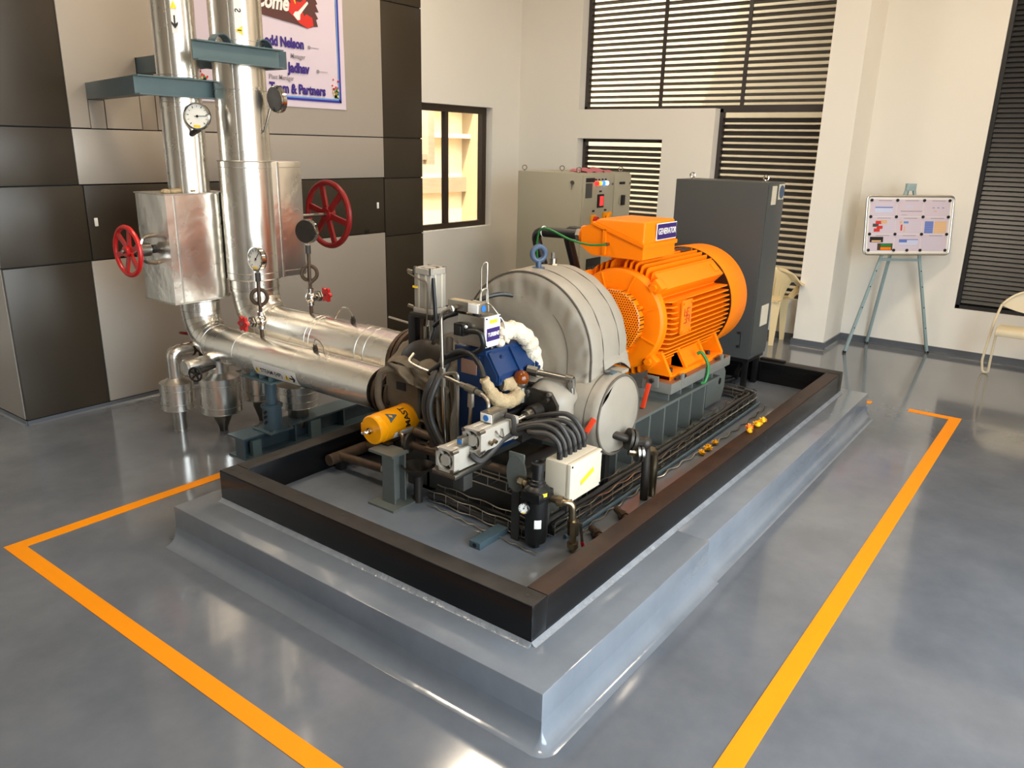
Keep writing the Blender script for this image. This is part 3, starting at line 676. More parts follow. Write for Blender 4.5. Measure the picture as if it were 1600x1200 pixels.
# teal H-beam on the floor and the pipe support standing on it
tb = thing('floor_beam', 'teal steel beam lying on the floor along the back of the frame', 'beam', (1.3, 2.81, 0))
m = MB(); x0, x1, y0, y1, h = .80, 1.95, 2.73, 2.89, .135
MB().box((x0, y0, 0), (x1, y1, .010)).build('flange', 'tealdark', tb); MB().box((x0, y0, h-.010), (x1, y1, h)).build('flange', 'tealdark', tb); MB().box((x0, 2.80, .01), (x1, 2.815, h-.01)).build('web', 'tealdark', tb)
for xx in (x0, 1.18, 1.58, 1.93): MB().box((xx, y0+.004, .010), (xx+.012, 2.80, h-.01)).build('stiffener', 'tealdark', tb)
MB().box((x0+.06, y0-.004, .0), (x0+.12, y0+.03, h-.03)).build('stiffener', 'teal', tb); MB().box((1.30, y0-.004, 0), (1.38, y0+.03, h-.02)).build('stiffener', 'teal', tb)
ps = thing('pipe_support', 'teal sleeve support under the labelled steam pipe', 'pipe support', (HX, 2.75, .135))
MB().box((HX-.085, 2.66, .135), (HX+.085, 2.84, .147), .002).build('base_plate', 'tealdark', ps)
MB().cyl((HX, 2.75, .147), (HX, 2.75, .305), .058, n=24).build('sleeve', 'tealdark', ps); MB().cyl((HX, 2.75, .285), (HX, 2.75, .300), .066, n=24).build('collar', 'tealdark', ps)
MB().cyl((HX, 2.75, .30), (HX, 2.75, .46), .034, n=20).build('post', 'tealdark', ps)
for dx, dy in ((-.07, -.075), (.07, -.075), (-.07, .075), (.07, .075)): MB().cyl((HX+dx, 2.75+dy, .147), (HX+dx, 2.75+dy, .160), .010, n=6).build('anchor_nut', 'steel', ps)
for zz in (.20, .235, .265): MB().cyl((HX-.075, 2.72, zz), (HX-.05, 2.74, zz), .009, n=6).build('adjusting_bolt', 'darkiron', ps)
MB().box((HX-.09, 2.62, .465), (HX+.09, 2.90, .477), .002).build('saddle_plate', 'teal', ps)
for yy in (2.66, 2.75, 2.84): MB().prism([(-.07, 0), (.07, 0), (.07, .05), (.045, .030), (0, .022), (-.045, .030), (-.07, .05)], (HX, yy, .477), X, Z, (0, .008, 0)).build('saddle_rib', 'teal', ps)
# ================================================================ generator
GY, GZ = 1.045, .893
gen = thing('generator', 'bright orange finned electric generator with terminal box marked GENERATOR', 'generator', (2.65, GY, .573))
MB().cyl((2.24, GY, GZ), (3.10, GY, GZ), .262, n=48).build('stator_housing', 'orange', gen)
def fin_side(side, k):
    # horizontal fin at height k above the shaft, tapered at its drive end
    r0 = math.sqrt(max(.255**2-k*k, 0)); r1 = math.sqrt(.338**2-k*k)
    y0, y1 = GY+side*r0, GY+side*r1
    MB().prism([(2.235, y0), (2.265, y1-side*.012), (2.285, y1), (3.095, y1), (3.095, y0)], (0, 0, GZ+k-.004), X, Y, (0, 0, .008)).build('cooling_fin', 'orange', gen)
for k in range(13):
    kk = -.228+.0300*k
    for side in (-1, 1):
        if side == -1 and False: continue
        fin_side(side, kk)
def fin_top(k, sgn=1):
    z0 = GZ+sgn*math.sqrt(.255**2-k*k); z1 = GZ+sgn*math.sqrt(.345**2-k*k)
    MB().prism([(2.235, z0), (2.262, z1-sgn*.012), (2.285, z1), (3.095, z1), (3.095, z0)], (0, GY+k-.004, 0), X, Z, (0, .008, 0)).build('cooling_fin', 'orange', gen)
for k in (-.185, -.15, -.115, -.08, -.045, -.01, .08, .115, .15, .185): fin_top(k)
for k in (-.14, -.10, -.06, .06, .10, .14): fin_top(k, -1)
# smooth shoulder pads between the top and the side fins
for sd in (-1, 1):
    mm = Matrix.Rotation(sd*math.radians(-44), 4, 'X'); mm.translation = (0, GY, GZ)
    MB().box((2.27, -.058, .22), (3.09, .058, .338), .006, mm).build('shoulder_pad', 'orange', gen)
    MB().box((2.99, -.03, .33), (3.045, .03, .346), .004, mm).build('pad_boss', 'orange', gen)
# drive-end bell with ribs, bosses and perforated guard
MB().lathe((2.2, GY, GZ), X, [(.0, .0), (.19, .0), (.205, -.006), (.285, .006), (.298, .020), (.302, .06)], 64).build('end_bell', 'orange', gen)
for i in range(8):
    a = math.radians(22.5+45*i); e = V((0, math.cos(a), math.sin(a)))
    MB().bar(V((2.196, GY, GZ))+e*.19, V((2.204, GY, GZ))+e*.286, .008, .014, X).build('bell_rib', 'orange', gen)
gd = MB().lathe((2.2, GY, GZ), X, [(.186, 0), (.186, -.045), (.178, -.052)], 56, False).build('guard_rim', 'perforated', gen)
MB().lathe((2.2, GY, GZ), X, [(.179, -.051), (.10, -.056), (.085, -.056)], 48, False).build('guard_mesh', 'perforated', gen)
for i in range(4):
    a = math.radians(60+90*i); e = V((0, math.cos(a), math.sin(a))); c = V((2.17, GY, GZ))+e*.196
    MB().cyl(c-X*.012, c+X*.02, .009, n=8).build('guard_bolt', 'orange', gen)
for i in range(4):
    a = math.radians(45+90*i+(2 if i % 2 else -2)); e = V((0, math.cos(a), math.sin(a))); c = V((2.24, GY, GZ))+e*.312
    b_ = MB().box((-.03, -.036, -.036), (.05, .036, .036), .008, Matrix.Translation(c) @ Matrix.Rotation(a, 4, 'X')).build('corner_boss', 'orange', gen)
    MB().cyl(c-X*.052, c-X*.02, .022, n=6).build('boss_bolt', 'orange', b_)
MB().lathe((3.085, GY, GZ), X, [(.30, .0), (.350, 0), (.352, .02), (.344, .28), (.325, .315), (.27, .33), (0, .332)], 64).build('fan_cowl', 'orange', gen)
MB().lathe((3.08, GY, GZ), X, [(.255, 0), (.347, 0), (.347, .004), (.255, .004)], 64, False).build('cowl_gap', 'black', gen)
MB().box((2.90, GY-.07, GZ+.335), (3.02, GY-.0, GZ+.352), .004).build('name_tag', 'steel', gen)
# feet
for sd in (-1, 1):
    y_in, y_out = GY+sd*.20, GY+sd*.345; yl, yh = min(y_in, y_out), max(y_in, y_out)
    f_ = MB().prism([(y_in, .573), (y_out, .573), (y_out, .605), (GY+sd*.275, .735), (y_in, .735)], (2.262, 0, 0), Y, Z, (.026, 0, 0)).build('foot', 'orange', gen)
    MB().prism([(y_in, .573), (y_out, .573), (y_out, .605), (GY+sd*.275, .735), (y_in, .735)], (3.0, 0, 0), Y, Z, (.030, 0, 0)).build('foot_gusset', 'orange', f_)
    for xg in (2.50, 2.78): MB().prism([(y_in, .573), (y_out-sd*.01, .573), (y_out-sd*.01, .60), (GY+sd*.255, .735), (y_in, .735)], (xg, 0, 0), Y, Z, (.026, 0, 0)).build('foot_gusset', 'orange', f_)
    MB().box((2.262, yl, .573), (3.03, yh, .600), .003).build('foot_plate', 'orange', f_)
    MB().prism([(GY+sd*.235, .600), (GY+sd*.315, .600), (GY+sd*.235, .735)], (2.50, 0, 0), Y, Z, (.30, 0, 0)).build('foot_web', 'orange', f_)
    for xb in (2.36, 2.90): MB().cyl((xb, GY+sd*.295, .60), (xb, GY+sd*.295, .622), .017, n=6).build('foot_bolt', 'iron', f_)
# terminal box
tbx = MB(); 
y0, y1, x0, x1 = .895, 1.205, 2.185, 2.60
MB().box((2.31, .975, 1.18), (2.53, 1.16, 1.262), .006).build('box_neck', 'orange', gen)
bd = MB().prism([(y0, 1.252), (y1+.02, 1.252), (y1+.095, 1.30), (y1+.095, 1.405), (y1+.02, 1.432), (y0, 1.325)], (x0+.008, 0, 0), Y, Z, (x1-x0-.016, 0, 0)).build('terminal_box', 'orange', gen)
MB().prism([(y0-.010, 1.320), (y1+.02, 1.428), (y1+.02, 1.444), (y0-.010, 1.340)], (x0-.004, 0, 0), Y, Z, (x1-x0+.008, 0, 0)).build('lid_flange', 'orange', bd)
ld = bmesh.new(); 
lv = [(x0+.004, y0-.004, 1.336), (x1-.004, y0-.004, 1.336), (x1-.004, y1+.015, 1.440), (x0+.004, y1+.015, 1.440), (x0+.022, y0+.004, 1.462), (x1-.022, y0+.004, 1.462), (x1-.022, y1-.01, 1.462), (x0+.022, y1-.01, 1.462)]
vv_ = [ld.verts.new(p) for p in lv]
for f in ((3, 2, 1, 0), (4, 5, 6, 7), (0, 1, 5, 4), (1, 2, 6, 5), (2, 3, 7, 6), (3, 0, 4, 7)): ld.faces.new([vv_[i] for i in f])
bmesh.ops.bevel(ld, geom=[e for e in ld.edges], offset=.012, segments=3, affect='EDGES', profile=.6)
ld.verts.index_update(); t_ = MB(); t_.add([v.co.copy() for v in ld.verts], [[v.index for v in f.verts] for f in ld.faces]); ld.free()
t_.build('box_lid', 'orange', bd, 50)
MB().box((x0-.004, y1-.075, 1.262), (x0+.012, y1-.055, 1.405)).build('box_rib', 'orange', bd)
for yy, xx in ((1.305, 2.27), (1.305, 2.40)):
    MB().cyl((xx, y1+.06, 1.352), (xx, y1+.125, 1.352), .058, n=24).build('gland_boss', 'orange', bd)
    MB().cyl((xx, y1+.12, 1.352), (xx, y1+.165, 1.352), .040, n=6).build('cable_gland', 'chrome', bd)
sg = MB().box((2.335, y0-.012, 1.357), (2.575, y0-.004, 1.442)).build('sign_plate', 'purple', bd)
m = MB(); m.box((2.330, y0-.010, 1.352), (2.580, y0-.005, 1.447)); m.build('sign_border', 'white', bd)
text('GENERATOR', 'sign_lettering', 'white', (2.455, y0-.012, 1.3995), X, Z, .036, bd, .0004, sx=.78)
MB().cyl((x0-.004, y1-.095, 1.325), (x0-.03, y1-.095, 1.325), .011, n=6).build('earth_bolt', 'steel', bd)
# nameplate boss with the red blessing mark
nb = MB().box((2.335, .698, .845), (2.455, .76, 1.02), .004).build('nameplate_boss', 'orange', gen)
MB().box((2.330, .690, .835), (2.460, .702, 1.03), .003).build('nameplate', 'orangedark', nb)
for xx in (2.343, 2.447):
    for zz in (.85, 1.015): MB().cyl((xx, .691, zz), (xx, .682, zz), .008, n=8).build('plate_screw', 'orange', nb)
def strokes(segs, o, u, v, wd, mt, name, parent, nrm):
    m = MB(); o, u, v, nrm = V(o), V(u), V(v), V(nrm)
    for (a, b), (c, d) in segs: m.bar(o+u*a+v*b, o+u*c+v*d, wd, .001, nrm)
    return m.build(name, mt, parent)
strokes([((-.034, 0), (.034, 0)), ((0, -.042), (0, .042)), ((0, .042), (.034, .042)), ((.034, 0), (.034, -.042)), ((0, -.042), (-.034, -.042)), ((-.034, 0), (-.034, .042))], (2.395, .6885, .94), X, Z, .006, 'red', 'blessing_mark', nb, (0, -1, 0))
for a, b in ((-.017, .021), (.017, .021), (-.017, -.021), (.017, -.021)): MB().cyl((2.395+a, .6895, .94+b), (2.395+a, .6880, .94+b), .004, n=8).build('blessing_dot', 'red', nb)
# red coupling guard between gearbox and generator
cg = thing('coupling_guard', 'glossy red coupling guard in front of the perforated generator plate', 'coupling guard', (1.85, GY, GZ-.3))
MB().lathe((1.52, GY, GZ), X, [(.0, 0), (.105, 0), (.105, .54), (.098, .565), (.088, .572)], 40).build('guard_shell', 'redorange', cg); MB().box((1.9, GY-.06, .56), (2.0, GY+.06, GZ-.09)).build('guard_bracket', 'darkiron', cg)
# cables to the generator
def cable(name, label, pts, r, mt, cat='cable', k=6):
    m = MB().tube(spline(pts, k), r, 10); return tag(m.build(name, mt), label, cat)
cb = thing('power_cable', 'thick black power cable bending down from the nearer terminal box gland', 'cable', (2.27, 1.4, .2), 'generator power cables')
MB().tube(bend([(2.27, 1.345, 1.352), (2.27, 1.69, 1.345), (2.42, 1.60, .80), (2.5, 1.55, .25)], .07), .030, 12).build('cable_run', 'rubber', cb)
MB().torus((2.27, 1.62, 1.350), Y, .031, .004, 16, 5).build('cable_tie', 'white', cb)
cb = thing('power_cable', 'thick black power cable bending down from the farther terminal box gland', 'cable', (2.5, 1.4, .2), 'generator power cables')
MB().tube(bend([(2.40, 1.345, 1.352), (2.43, 1.56, 1.352), (2.60, 1.48, .80), (2.62, 1.45, .25)], .06), .030, 12).build('cable_run', 'rubber', cb)
cable('earth_wire', 'green earth wire looping from the terminal box down the black cables', [(2.155, 1.11, 1.325), (2.15, 1.22, 1.315), (2.17, 1.36, 1.33), (2.215, 1.60, 1.37), (2.29, 1.67, 1.16), (2.37, 1.60, .95), (2.42, 1.56, .75), (2.47, 1.52, .3)], .0065, 'green', 'wire')
cable('earth_wire', 'short green earth wire from the generator foot to the base', [(2.66, .715, .655), (2.668, .692, .665), (2.678, .655, .61), (2.68, .645, .545), (2.66, .650, .49), (2.65, .67, .48)], .010, 'green', 'wire')

# ================================================================ base frame under gearbox and generator
bs = thing('base_frame', 'grey welded base with ribs under the gearbox and generator', 'base', (1.9, GY, PH))
for sd in (-1, 1):
    ye = GY+sd*.375; yi = GY+sd*.16; yl, yh = min(ye, yi), max(ye, yi); ys = min(ye, ye-sd*.06), max(ye, ye-sd*.06)
    MB().box((.90, yl, PH), (2.95, yh, PH+.02)).build('bottom_flange', 'basegrey', bs)
    MB().box((1.25, yl, .445), (2.95, yh, .462)).build('top_flange', 'basegrey', bs)
    MB().box((.90, GY+sd*.28-.008, PH+.02), (2.95, GY+sd*.28+.008, .445)).build('web', 'basegrey', bs)
    for xs in (1.62, 1.80, 1.98, 2.16, 2.34, 2.52, 2.72): MB().box((xs, min(ye, GY+sd*.28), PH+.02), (xs+.014, max(ye, GY+sd*.28), .445)).build('stiffener', 'basegrey', bs)
    # raised rail below the generator feet
    for xs in (2.24, 2.40, 2.56, 2.72, 2.86): MB().box((xs, yl+(.0 if sd > 0 else .02), .462), (xs+.014, yh-.02, .515)).build('rail_gusset', 'basegrey', bs)
    rl = MB().box((2.205, GY+sd*.385 if sd < 0 else GY+.20, .513), (3.07, GY-.20 if sd < 0 else GY+.385, .573), .002).build('rail', 'baserail', bs)
    MB().box((2.207, (GY-.383) if sd < 0 else GY+.20, .572), (3.068, GY-.20 if sd < 0 else GY+.383, .5745)).build('rail_top', 'railbrown', bs)
    if sd < 0:
        for xj in (2.35, 2.93):
            j = MB().box((xj-.012, ye-.012, .515), (xj+.022, ye+.002, .605), .002).build('jack_block', 'baserail', bs); MB().cyl((xj-.07, ye+.006, .588), (xj+.0, ye+.006, .588), .008, n=6).build('jack_screw', 'iron', j); MB().cyl((xj+.022, ye-.006, .588), (xj+.036, ye-.006, .588), .013, n=6).build('jack_screw_head', 'iron', j)
        j = MB().box((2.195, .74, .54), (2.207, .81, .605), .002).build('jack_block', 'baserail', bs); MB().cyl((2.175, .775, .578), (2.20, .775, .578), .013, n=6).build('jack_screw_head', 'iron', j)
MB().box((2.20, GY-.22, .462), (2.222, GY+.22, .515)).build('cross_plate', 'baserail', bs)
MB().box((.90, GY-.385, PH), (.925, GY+.42, .43), .002).build('front_plate', 'basedark', bs)
MB().box((1.25, GY-.16, .43), (1.62, GY+.16, .46)).build('deck', 'basedark', bs)
# lifting lug plate at the generator end
lug = MB().prism([(0, 0), (.26, 0), (.30, .08), (.30, .19), (.27, .225), (.0, .225)], (2.95, 0, .22), X, Z, (0, .02, 0))
for v_i, v in enumerate(lug.v): lug.v[v_i] = (v[0], v[1]+.75, v[2])
lo_ = lug.build('lifting_lug', 'basegrey', bs); MB().cyl((3.16, .748, .36), (3.16, .772, .36), .022, n=16).build('lug_hole', 'black', lo_)
for xx in (2.05, 2.60): MB().cyl((xx, .70, PH+.02), (xx, .70, PH+.06), .012, n=8).build('anchor_bolt', 'iron', bs)

# ================================================================ insulated gearbox jackets
jk = thing('gearbox_jacket', 'large domed grey insulation jacket over the gearbox, next to the generator', 'insulation jacket', (1.4, GY, .46))
DZ = GZ-.006; DR = .384; ZB_ = .755
def outline(r, n=72, zb=ZB_, flare=0):
    # straight sides below the axis, half circle above
    pts = []; k = 14
    for i in range(k): t = i/k; pts.append((GY-r-flare*(1-t), zb+(DZ-zb)*t))
    for i in range(n+1): a = PI-PI*i/n; pts.append((GY+r*math.cos(a), DZ+r*math.sin(a)))
    for i in range(1, k+1): t = i/k; pts.append((GY+r+flare*t, DZ+(zb-DZ)*t))
    return pts
def loft(rings, close=False):
    n = len(rings[0]); vs = [p for r in rings for p in r]; fs = [(k*n+i, k*n+i+1, (k+1)*n+i+1, (k+1)*n+i) for k in range(len(rings)-1) for i in range(n-1)]
    return MB().add(vs, fs)
rnd = random.Random(3); ph = [rnd.uniform(0, 6.28) for _ in range(8)]
O = outline(DR); NO = len(O); rings = []; NR = 24
for j in range(NR+1):
    s_ = j/NR; ring = []
    for i, (y, z) in enumerate(O):
        t = i/(NO-1); qy = GY+(y-GY)*.25; qz = .70+(z-.70)*.05; py, pz = y+(qy-y)*s_, z+(qz-z)*s_
        d = s_*DR; edge = max(0, 1-d/.025); gath = math.exp(-((d-.05)/.035)**2)
        wv = .0040*gath*(math.sin(75*t+ph[0])+.7*math.sin(131*t+ph[1])+.5*math.sin(47*t+ph[4]))+.0055*(math.sin(13*t+ph[2]+d*16)*math.sin(30*d+ph[3]))*(1-edge)
        ring.append((1.288+.018*edge*edge+wv, py, pz))
    rings.append(ring)
loft(rings).build('front_panel', 'jacket', jk, 80)
band = [(0, .006, 0), (.010, .03, 0), (.011, .08, .002), (.005, .105, .004), (.010, .12, .006), (.013, .19, .012), (.011, .235, .016), (.005, .255, .02), (.008, .275, .024), (.002, .335, .032), (-.02, .375, .034), (-.07, .40, .03), (-.16, .41, .01)]
rings = []
for dr, h, fl in band:
    zb = ZB_+.085*math.sin(PI*min(1, max(0, (h-.02)/.34)))+.02*h/.3
    rings.append([(1.3+h, y+(.0018*math.sin(i*.9+h*40) if 0 < i < NO-1 else 0), z+.0015*math.sin(i*.7+h*55)) for i, (y, z) in enumerate(outline(DR+dr, zb=zb, flare=fl))])
loft(rings).build('side_band', 'jacket', jk, 80)
MB().tube([(1.303, y, z) for y, z in outline(DR+.001)], .0050, 7).build('piping', 'jacketseam', jk)
for h, dr, zb in ((.105, .006, .82), (.255, .006, .83)): MB().tube([(1.3+h, y, z) for y, z in outline(DR+dr, zb=zb, flare=.01)], .0026, 6).build('seam', 'jacketseam', jk)
MB().tube([(1.2915, y, z) for y, z in outline(.262)], .0022, 6).build('seam', 'jacketseam', jk)
MB().box((1.299, GY-DR-.006, ZB_), (1.306, GY-DR+.004, .90), .002).build('corner_flap', 'jacketseam', jk)
eb = MB(); eb.cyl((1.40, GY, 1.272), (1.40, GY, 1.315), .014, n=12); eb.cyl((1.40, GY, 1.272), (1.40, GY, 1.284), .032, n=16); eb.torus((1.40, GY, 1.350), (.55, .83, 0), .034, .0125, 28, 10)
tag(eb.build('eye_bolt', 'bluepad'), 'blue-grey lifting eye bolt on top of the domed jacket', 'eye bolt')
bn = thing('breather', 'small steel breather nut standing on top of the domed jacket', 'breather', (1.525, GY, 1.26))
MB().cyl((1.525, GY, 1.252), (1.525, GY, 1.29), .026, n=6).build('nut', 'brass', bn); MB().cyl((1.525, GY, 1.29), (1.525, GY, 1.315), .020, n=12).build('cap', 'steel', bn); MB().cyl((1.525, GY, 1.315), (1.525, GY, 1.345), .011, n=10).build('stud', 'steel', bn); MB().box((1.50, GY-.055, 1.262), (1.565, GY-.02, 1.274)).build('jacket_slot', 'black', bn)
# right-hand drum jacket
dj = thing('drum_jacket', 'round grey insulation jacket bulging right below the domed jacket', 'insulation jacket', (1.42, .66, .40))
dc = V((1.415, .55, .625)); 
def drum(prof, wr, seed, n=56):
    rnd = random.Random(seed); ph = [rnd.uniform(0, 6.28) for _ in range(6)]; vs = []; fs = []
    for r, h in prof:
        for i in range(n):
            a = 2*PI*i/n; w_ = min(1, r/.16)**2*wr*(math.sin(3*a+ph[0]+h*9+r*22)+.6*math.sin(5*a+ph[1]-r*30)+.4*math.sin(9*a+ph[2]+h*25+r*40)) if r > .02 else 0
            vs.append(V((dc.x+(r+w_)*math.cos(a), dc.y+h+w_*.8, dc.z+(r+w_)*math.sin(a))))
    for k in range(len(prof)-1):
        for i in range(n): fs.append((k*n+i, k*n+(i+1) % n, (k+1)*n+(i+1) % n, (k+1)*n+i))
    return MB().add(vs, fs)
drum([(.0, -.020), (.03, -.021), (.06, -.022), (.09, -.020), (.12, -.016), (.15, -.009), (.172, -.001), (.186, .006)], .0055, 2).build('end_cap', 'jacket', dj, 60)
drum([(.186, .006), (.198, .014), (.204, .05), (.199, .082), (.204, .095), (.204, .15), (.198, .19)], .0024, 4).build('side_wrap', 'jacket', dj, 60)
MB().torus(dc+Y*.010, Y, .194, .006, 56, 7).build('piping', 'jacketseam', dj); MB().torus(dc+Y*.083, Y, .2005, .003, 56, 6).build('seam', 'jacketseam', dj)
for k in range(3): MB().box((dc.x-.045+.01*k, dc.y+.055, dc.z+.205), (dc.x-.035+.01*k, dc.y+.075, dc.z+.213)).build('lacing_hook', 'steel', dj)
MB().box((1.385, .59, .818), (1.435, .64, .834), .004).build('pad', 'tealdark', dj)
MB().box((1.45, .575, .815), (1.52, .68, .832), .004).build('flap', 'jacket', dj)
MB().box((1.30, .63, PH), (1.34, .67, .43)).build('bracket', 'darkiron', dj); MB().box((1.44, .63, PH), (1.48, .67, .43)).build('bracket', 'darkiron', dj)
# ================================================================ turbine and its fittings
tu = thing('turbine', 'dark cast turbine casing with bolted flanges behind the blue governor housing', 'turbine', (1.1, 1.3, .43))
MB().lathe((.98, 1.42, .70), X, [(.0, -.02), (.14, -.02), (.20, 0), (.225, .03), (.225, .26), (.20, .29), (0, .29)], 40).build('casing', 'iron', tu)
MB().cyl((1.02, 1.15, .70), (1.02, 1.25, .70), .10, n=24).build('shaft_housing', 'iron', tu)
for x, z, y0, y1, r in ((HX, HZ, 1.42, 1.765, .085), (LXp, LZ, 1.40, 1.865, .125)):
    MB().cyl((x, y0-.12, z), (x, y1, z), r*.9, n=24).build('nozzle', 'iron', tu)
    for yy, rr, tt in ((y1-.055, r*1.45, .022), (y1-.095, r*1.5, .024), (y1-.135, r*1.45, .012)):
        f = MB().cyl((x, yy, z), (x, yy+tt, z), rr, n=32).build('flange', 'rustpipe', tu)
    for k in range(8):
        a = 2*PI*k/8+.2; MB().cyl((x+r*1.22*math.cos(a), y1-.15, z+r*1.22*math.sin(a)), (x+r*1.22*math.cos(a), y1-.018, z+r*1.22*math.sin(a)), .011, n=6).build('flange_bolt', 'iron', tu)
MB().cyl((HX+.04, 1.50, .30), (HX+.04, 1.50, .56), .06, n=16).build('drain_boss', 'iron', tu)
MB().box((.95, 1.22, .43), (1.28, 1.40, .52), .01).build('pedestal', 'basedark', tu)
MB().box((.93, 1.42, .44), (.955, 1.64, .745), .006).build('steam_chest_cover', 'jacketbrown', tu)
MB().box((.925, 1.50, .665), (.933, 1.56, .705)).build('cover_slot', 'black', tu)
# crumpled brown blanket hanging on the casing
def blanket(label, corners, nu, nv, amp, seed, mt='jacketbrown', thick=.006):
    rnd = random.Random(seed); ph = [rnd.uniform(0, 6.28) for _ in range(8)]; a, b, c, d = map(V, corners); vs = []; fs = []
    nrm = (b-a).cross(d-a).normalized()
    for j in range(nv+1):
        for i in range(nu+1):
            s_, t = i/nu, j/nv; p = (a.lerp(b, s_)).lerp(d.lerp(c, s_), t)
            w_ = amp*(math.sin(9*s_*2+ph[0]+2*t)+.7*math.sin(17*s_+ph[1]-3*t)+.5*math.sin(31*s_+ph[2]+5*t)+.5*math.sin(11*t+ph[3]))
            vs.append(p+nrm*w_)
    n = len(vs); vs2 = [v-nrm*thick for v in vs]
    for j in range(nv):
        for i in range(nu):
            k = j*(nu+1)+i; q = (k, k+1, k+nu+2, k+nu+1); fs.append(q); fs.append(tuple(n+x for x in reversed(q)))
    return MB().add(vs+vs2, fs)
MB.tmp = None
bl = thing('blanket_wrap', 'crumpled brown fabric blanket draped over the turbine casing', 'blanket', (.9, 1.2, .45))
blanket('', [(.905, 1.62, .80), (.90, 1.15, .81), (.86, 1.17, .70), (.87, 1.45, .74)], 30, 8, .012, 3).build('top_fold', 'jacketbrown', bl, 80)
blanket('', [(.885, 1.30, .80), (.895, 1.12, .80), (.88, 1.125, .46), (.875, 1.17, .46)], 24, 10, .013, 8).build('hanging_fold', 'jacketbrown', bl, 80)
blanket('', [(1.10, 1.62, .86), (1.10, 1.20, .92), (.90, 1.15, .81), (.905, 1.62, .80)], 26, 8, .012, 6).build('upper_fold', 'jacketbrown', bl, 80)

# blue governor housing
go = thing('governor_housing', 'blue painted governor housing with a copper-coloured plate', 'governor', (1.05, 1.06, .46))
MB().box((.905, .975, .46), (1.21, 1.145, .955), .012).build('housing', 'blue', go); MB().box((.93, .985, .43), (1.20, 1.14, .462)).build('pedestal', 'basedark', go)
MB().prism([(.978, .958), (.965, .955), (.905, .865), (.905, .835), (.978, .805)], (.90, 0, 0), Y, Z, (.325, 0, 0)).build('side_cover', 'blue', go)
for xx in (.905, 1.06, 1.195): MB().prism([(.978, .968), (.955, .962), (.893, .865), (.893, .822), (.978, .80)], (xx, 0, 0), Y, Z, (.022, 0, 0)).build('cover_rib', 'blue', go)
MB().box((.895, .962, .945), (1.215, 1.15, .972), .006).build('top_cover', 'blue', go)
for xx, zz in ((.92, .845), (1.21, .845), (.92, .955)): MB().cyl((xx, .900, zz), (xx, .888, zz), .010, n=6).build('cover_bolt', 'blue', go)
MB().box((.899, 1.022, .845), (.906, 1.112, .912), .002).build('rating_plate', 'brownplate', go)
for yy, zz in ((1.01, .93), (1.125, .93), (1.01, .76), (1.125, .76)): MB().cyl((.906, yy, zz), (.897, yy, zz), .008, n=6).build('cover_bolt', 'blue', go)
MB().box((.93, .985, .972), (1.08, 1.11, .990), .004).build('mounting_plate', 'tubing', go)
for i in range(4): MB().cyl((.945+.04*i, .978, .981), (.945+.04*i, .968, .981), .009, n=8).build('plate_bolt', 'chrome', go)
# TURBINE terminal box
tr = thing('trip_unit_box', 'small silver box marked TURBINE on top of the blue housing', 'control box', (.92, 1.02, .99))
MB().box((.868, .952, .990), (.972, 1.105, 1.128), .004).build('box', 'tubing', tr)
MB().box((.866, .945, .992), (.974, .954, 1.130), .003).build('front_cover', 'white', tr)
MB().box((.874, .9425, 1.020), (.966, .9455, 1.078)).build('sign_plate', 'purple', tr); MB().box((.870, .9435, 1.016), (.970, .9452, 1.082)).build('sign_border', 'white', tr)
text('TURBINE', 'sign_lettering', 'white', (.92, .942, 1.049), X, Z, .0185, tr, .0004, sx=.80)
MB().box((.895, .943, 1.098), (.948, .9455, 1.114)).build('yellow_label', 'labelyellow', tr)
for xx, zz in ((.873, .999), (.967, .999), (.873, 1.122), (.967, 1.122)): MB().cyl((xx, .945, zz), (xx, .941, zz), .004, n=8).build('screw', 'ink', tr)
cn = thing('plug_connector', 'black square cable connector on the side of the TURBINE box', 'connector', (.85, 1.08, 1.03))
MB().box((.832, 1.045, 1.035), (.868, 1.100, 1.090), .004).build('plug_body', 'black', cn); MB().box((.825, 1.055, 1.045), (.834, 1.090, 1.080), .003).build('plug_cap', 'darkiron', cn); MB().cyl((.848, 1.03, 1.06), (.848, 1.047, 1.06), .012, n=10).build('plug_gland', 'darkiron', cn); MB().cyl((.838, 1.035, 1.078), (.845, 1.035, 1.082), .007, n=8).build('plug_screw', 'white', cn)
so = thing('solenoid_block', 'silver valve block with a blue button above the TURBINE box', 'valve block', (.90, 1.06, 1.13))
MB().box((.872, .985, 1.137), (.925, 1.17, 1.182), .004).build('block', 'tubing', so); MB().box((.865, .990, 1.140), (.873, 1.045, 1.180), .002).build('button_plate', 'white', so)
MB().cyl((.900, .986, 1.160), (.900, .982, 1.160), .015, n=18).build('button', 'lightblue', so)
MB().cyl((.90, 1.02, 1.128), (.90, 1.02, 1.14), .02, n=10).build('foot', 'darkiron', so); MB().box((.875, 1.10, 1.128), (.92, 1.15, 1.138)).build('foot', 'darkiron', so)
MB().cyl((.872, 1.115, 1.155), (.845, 1.118, 1.150), .014, n=6).build('fitting', 'chrome', so)
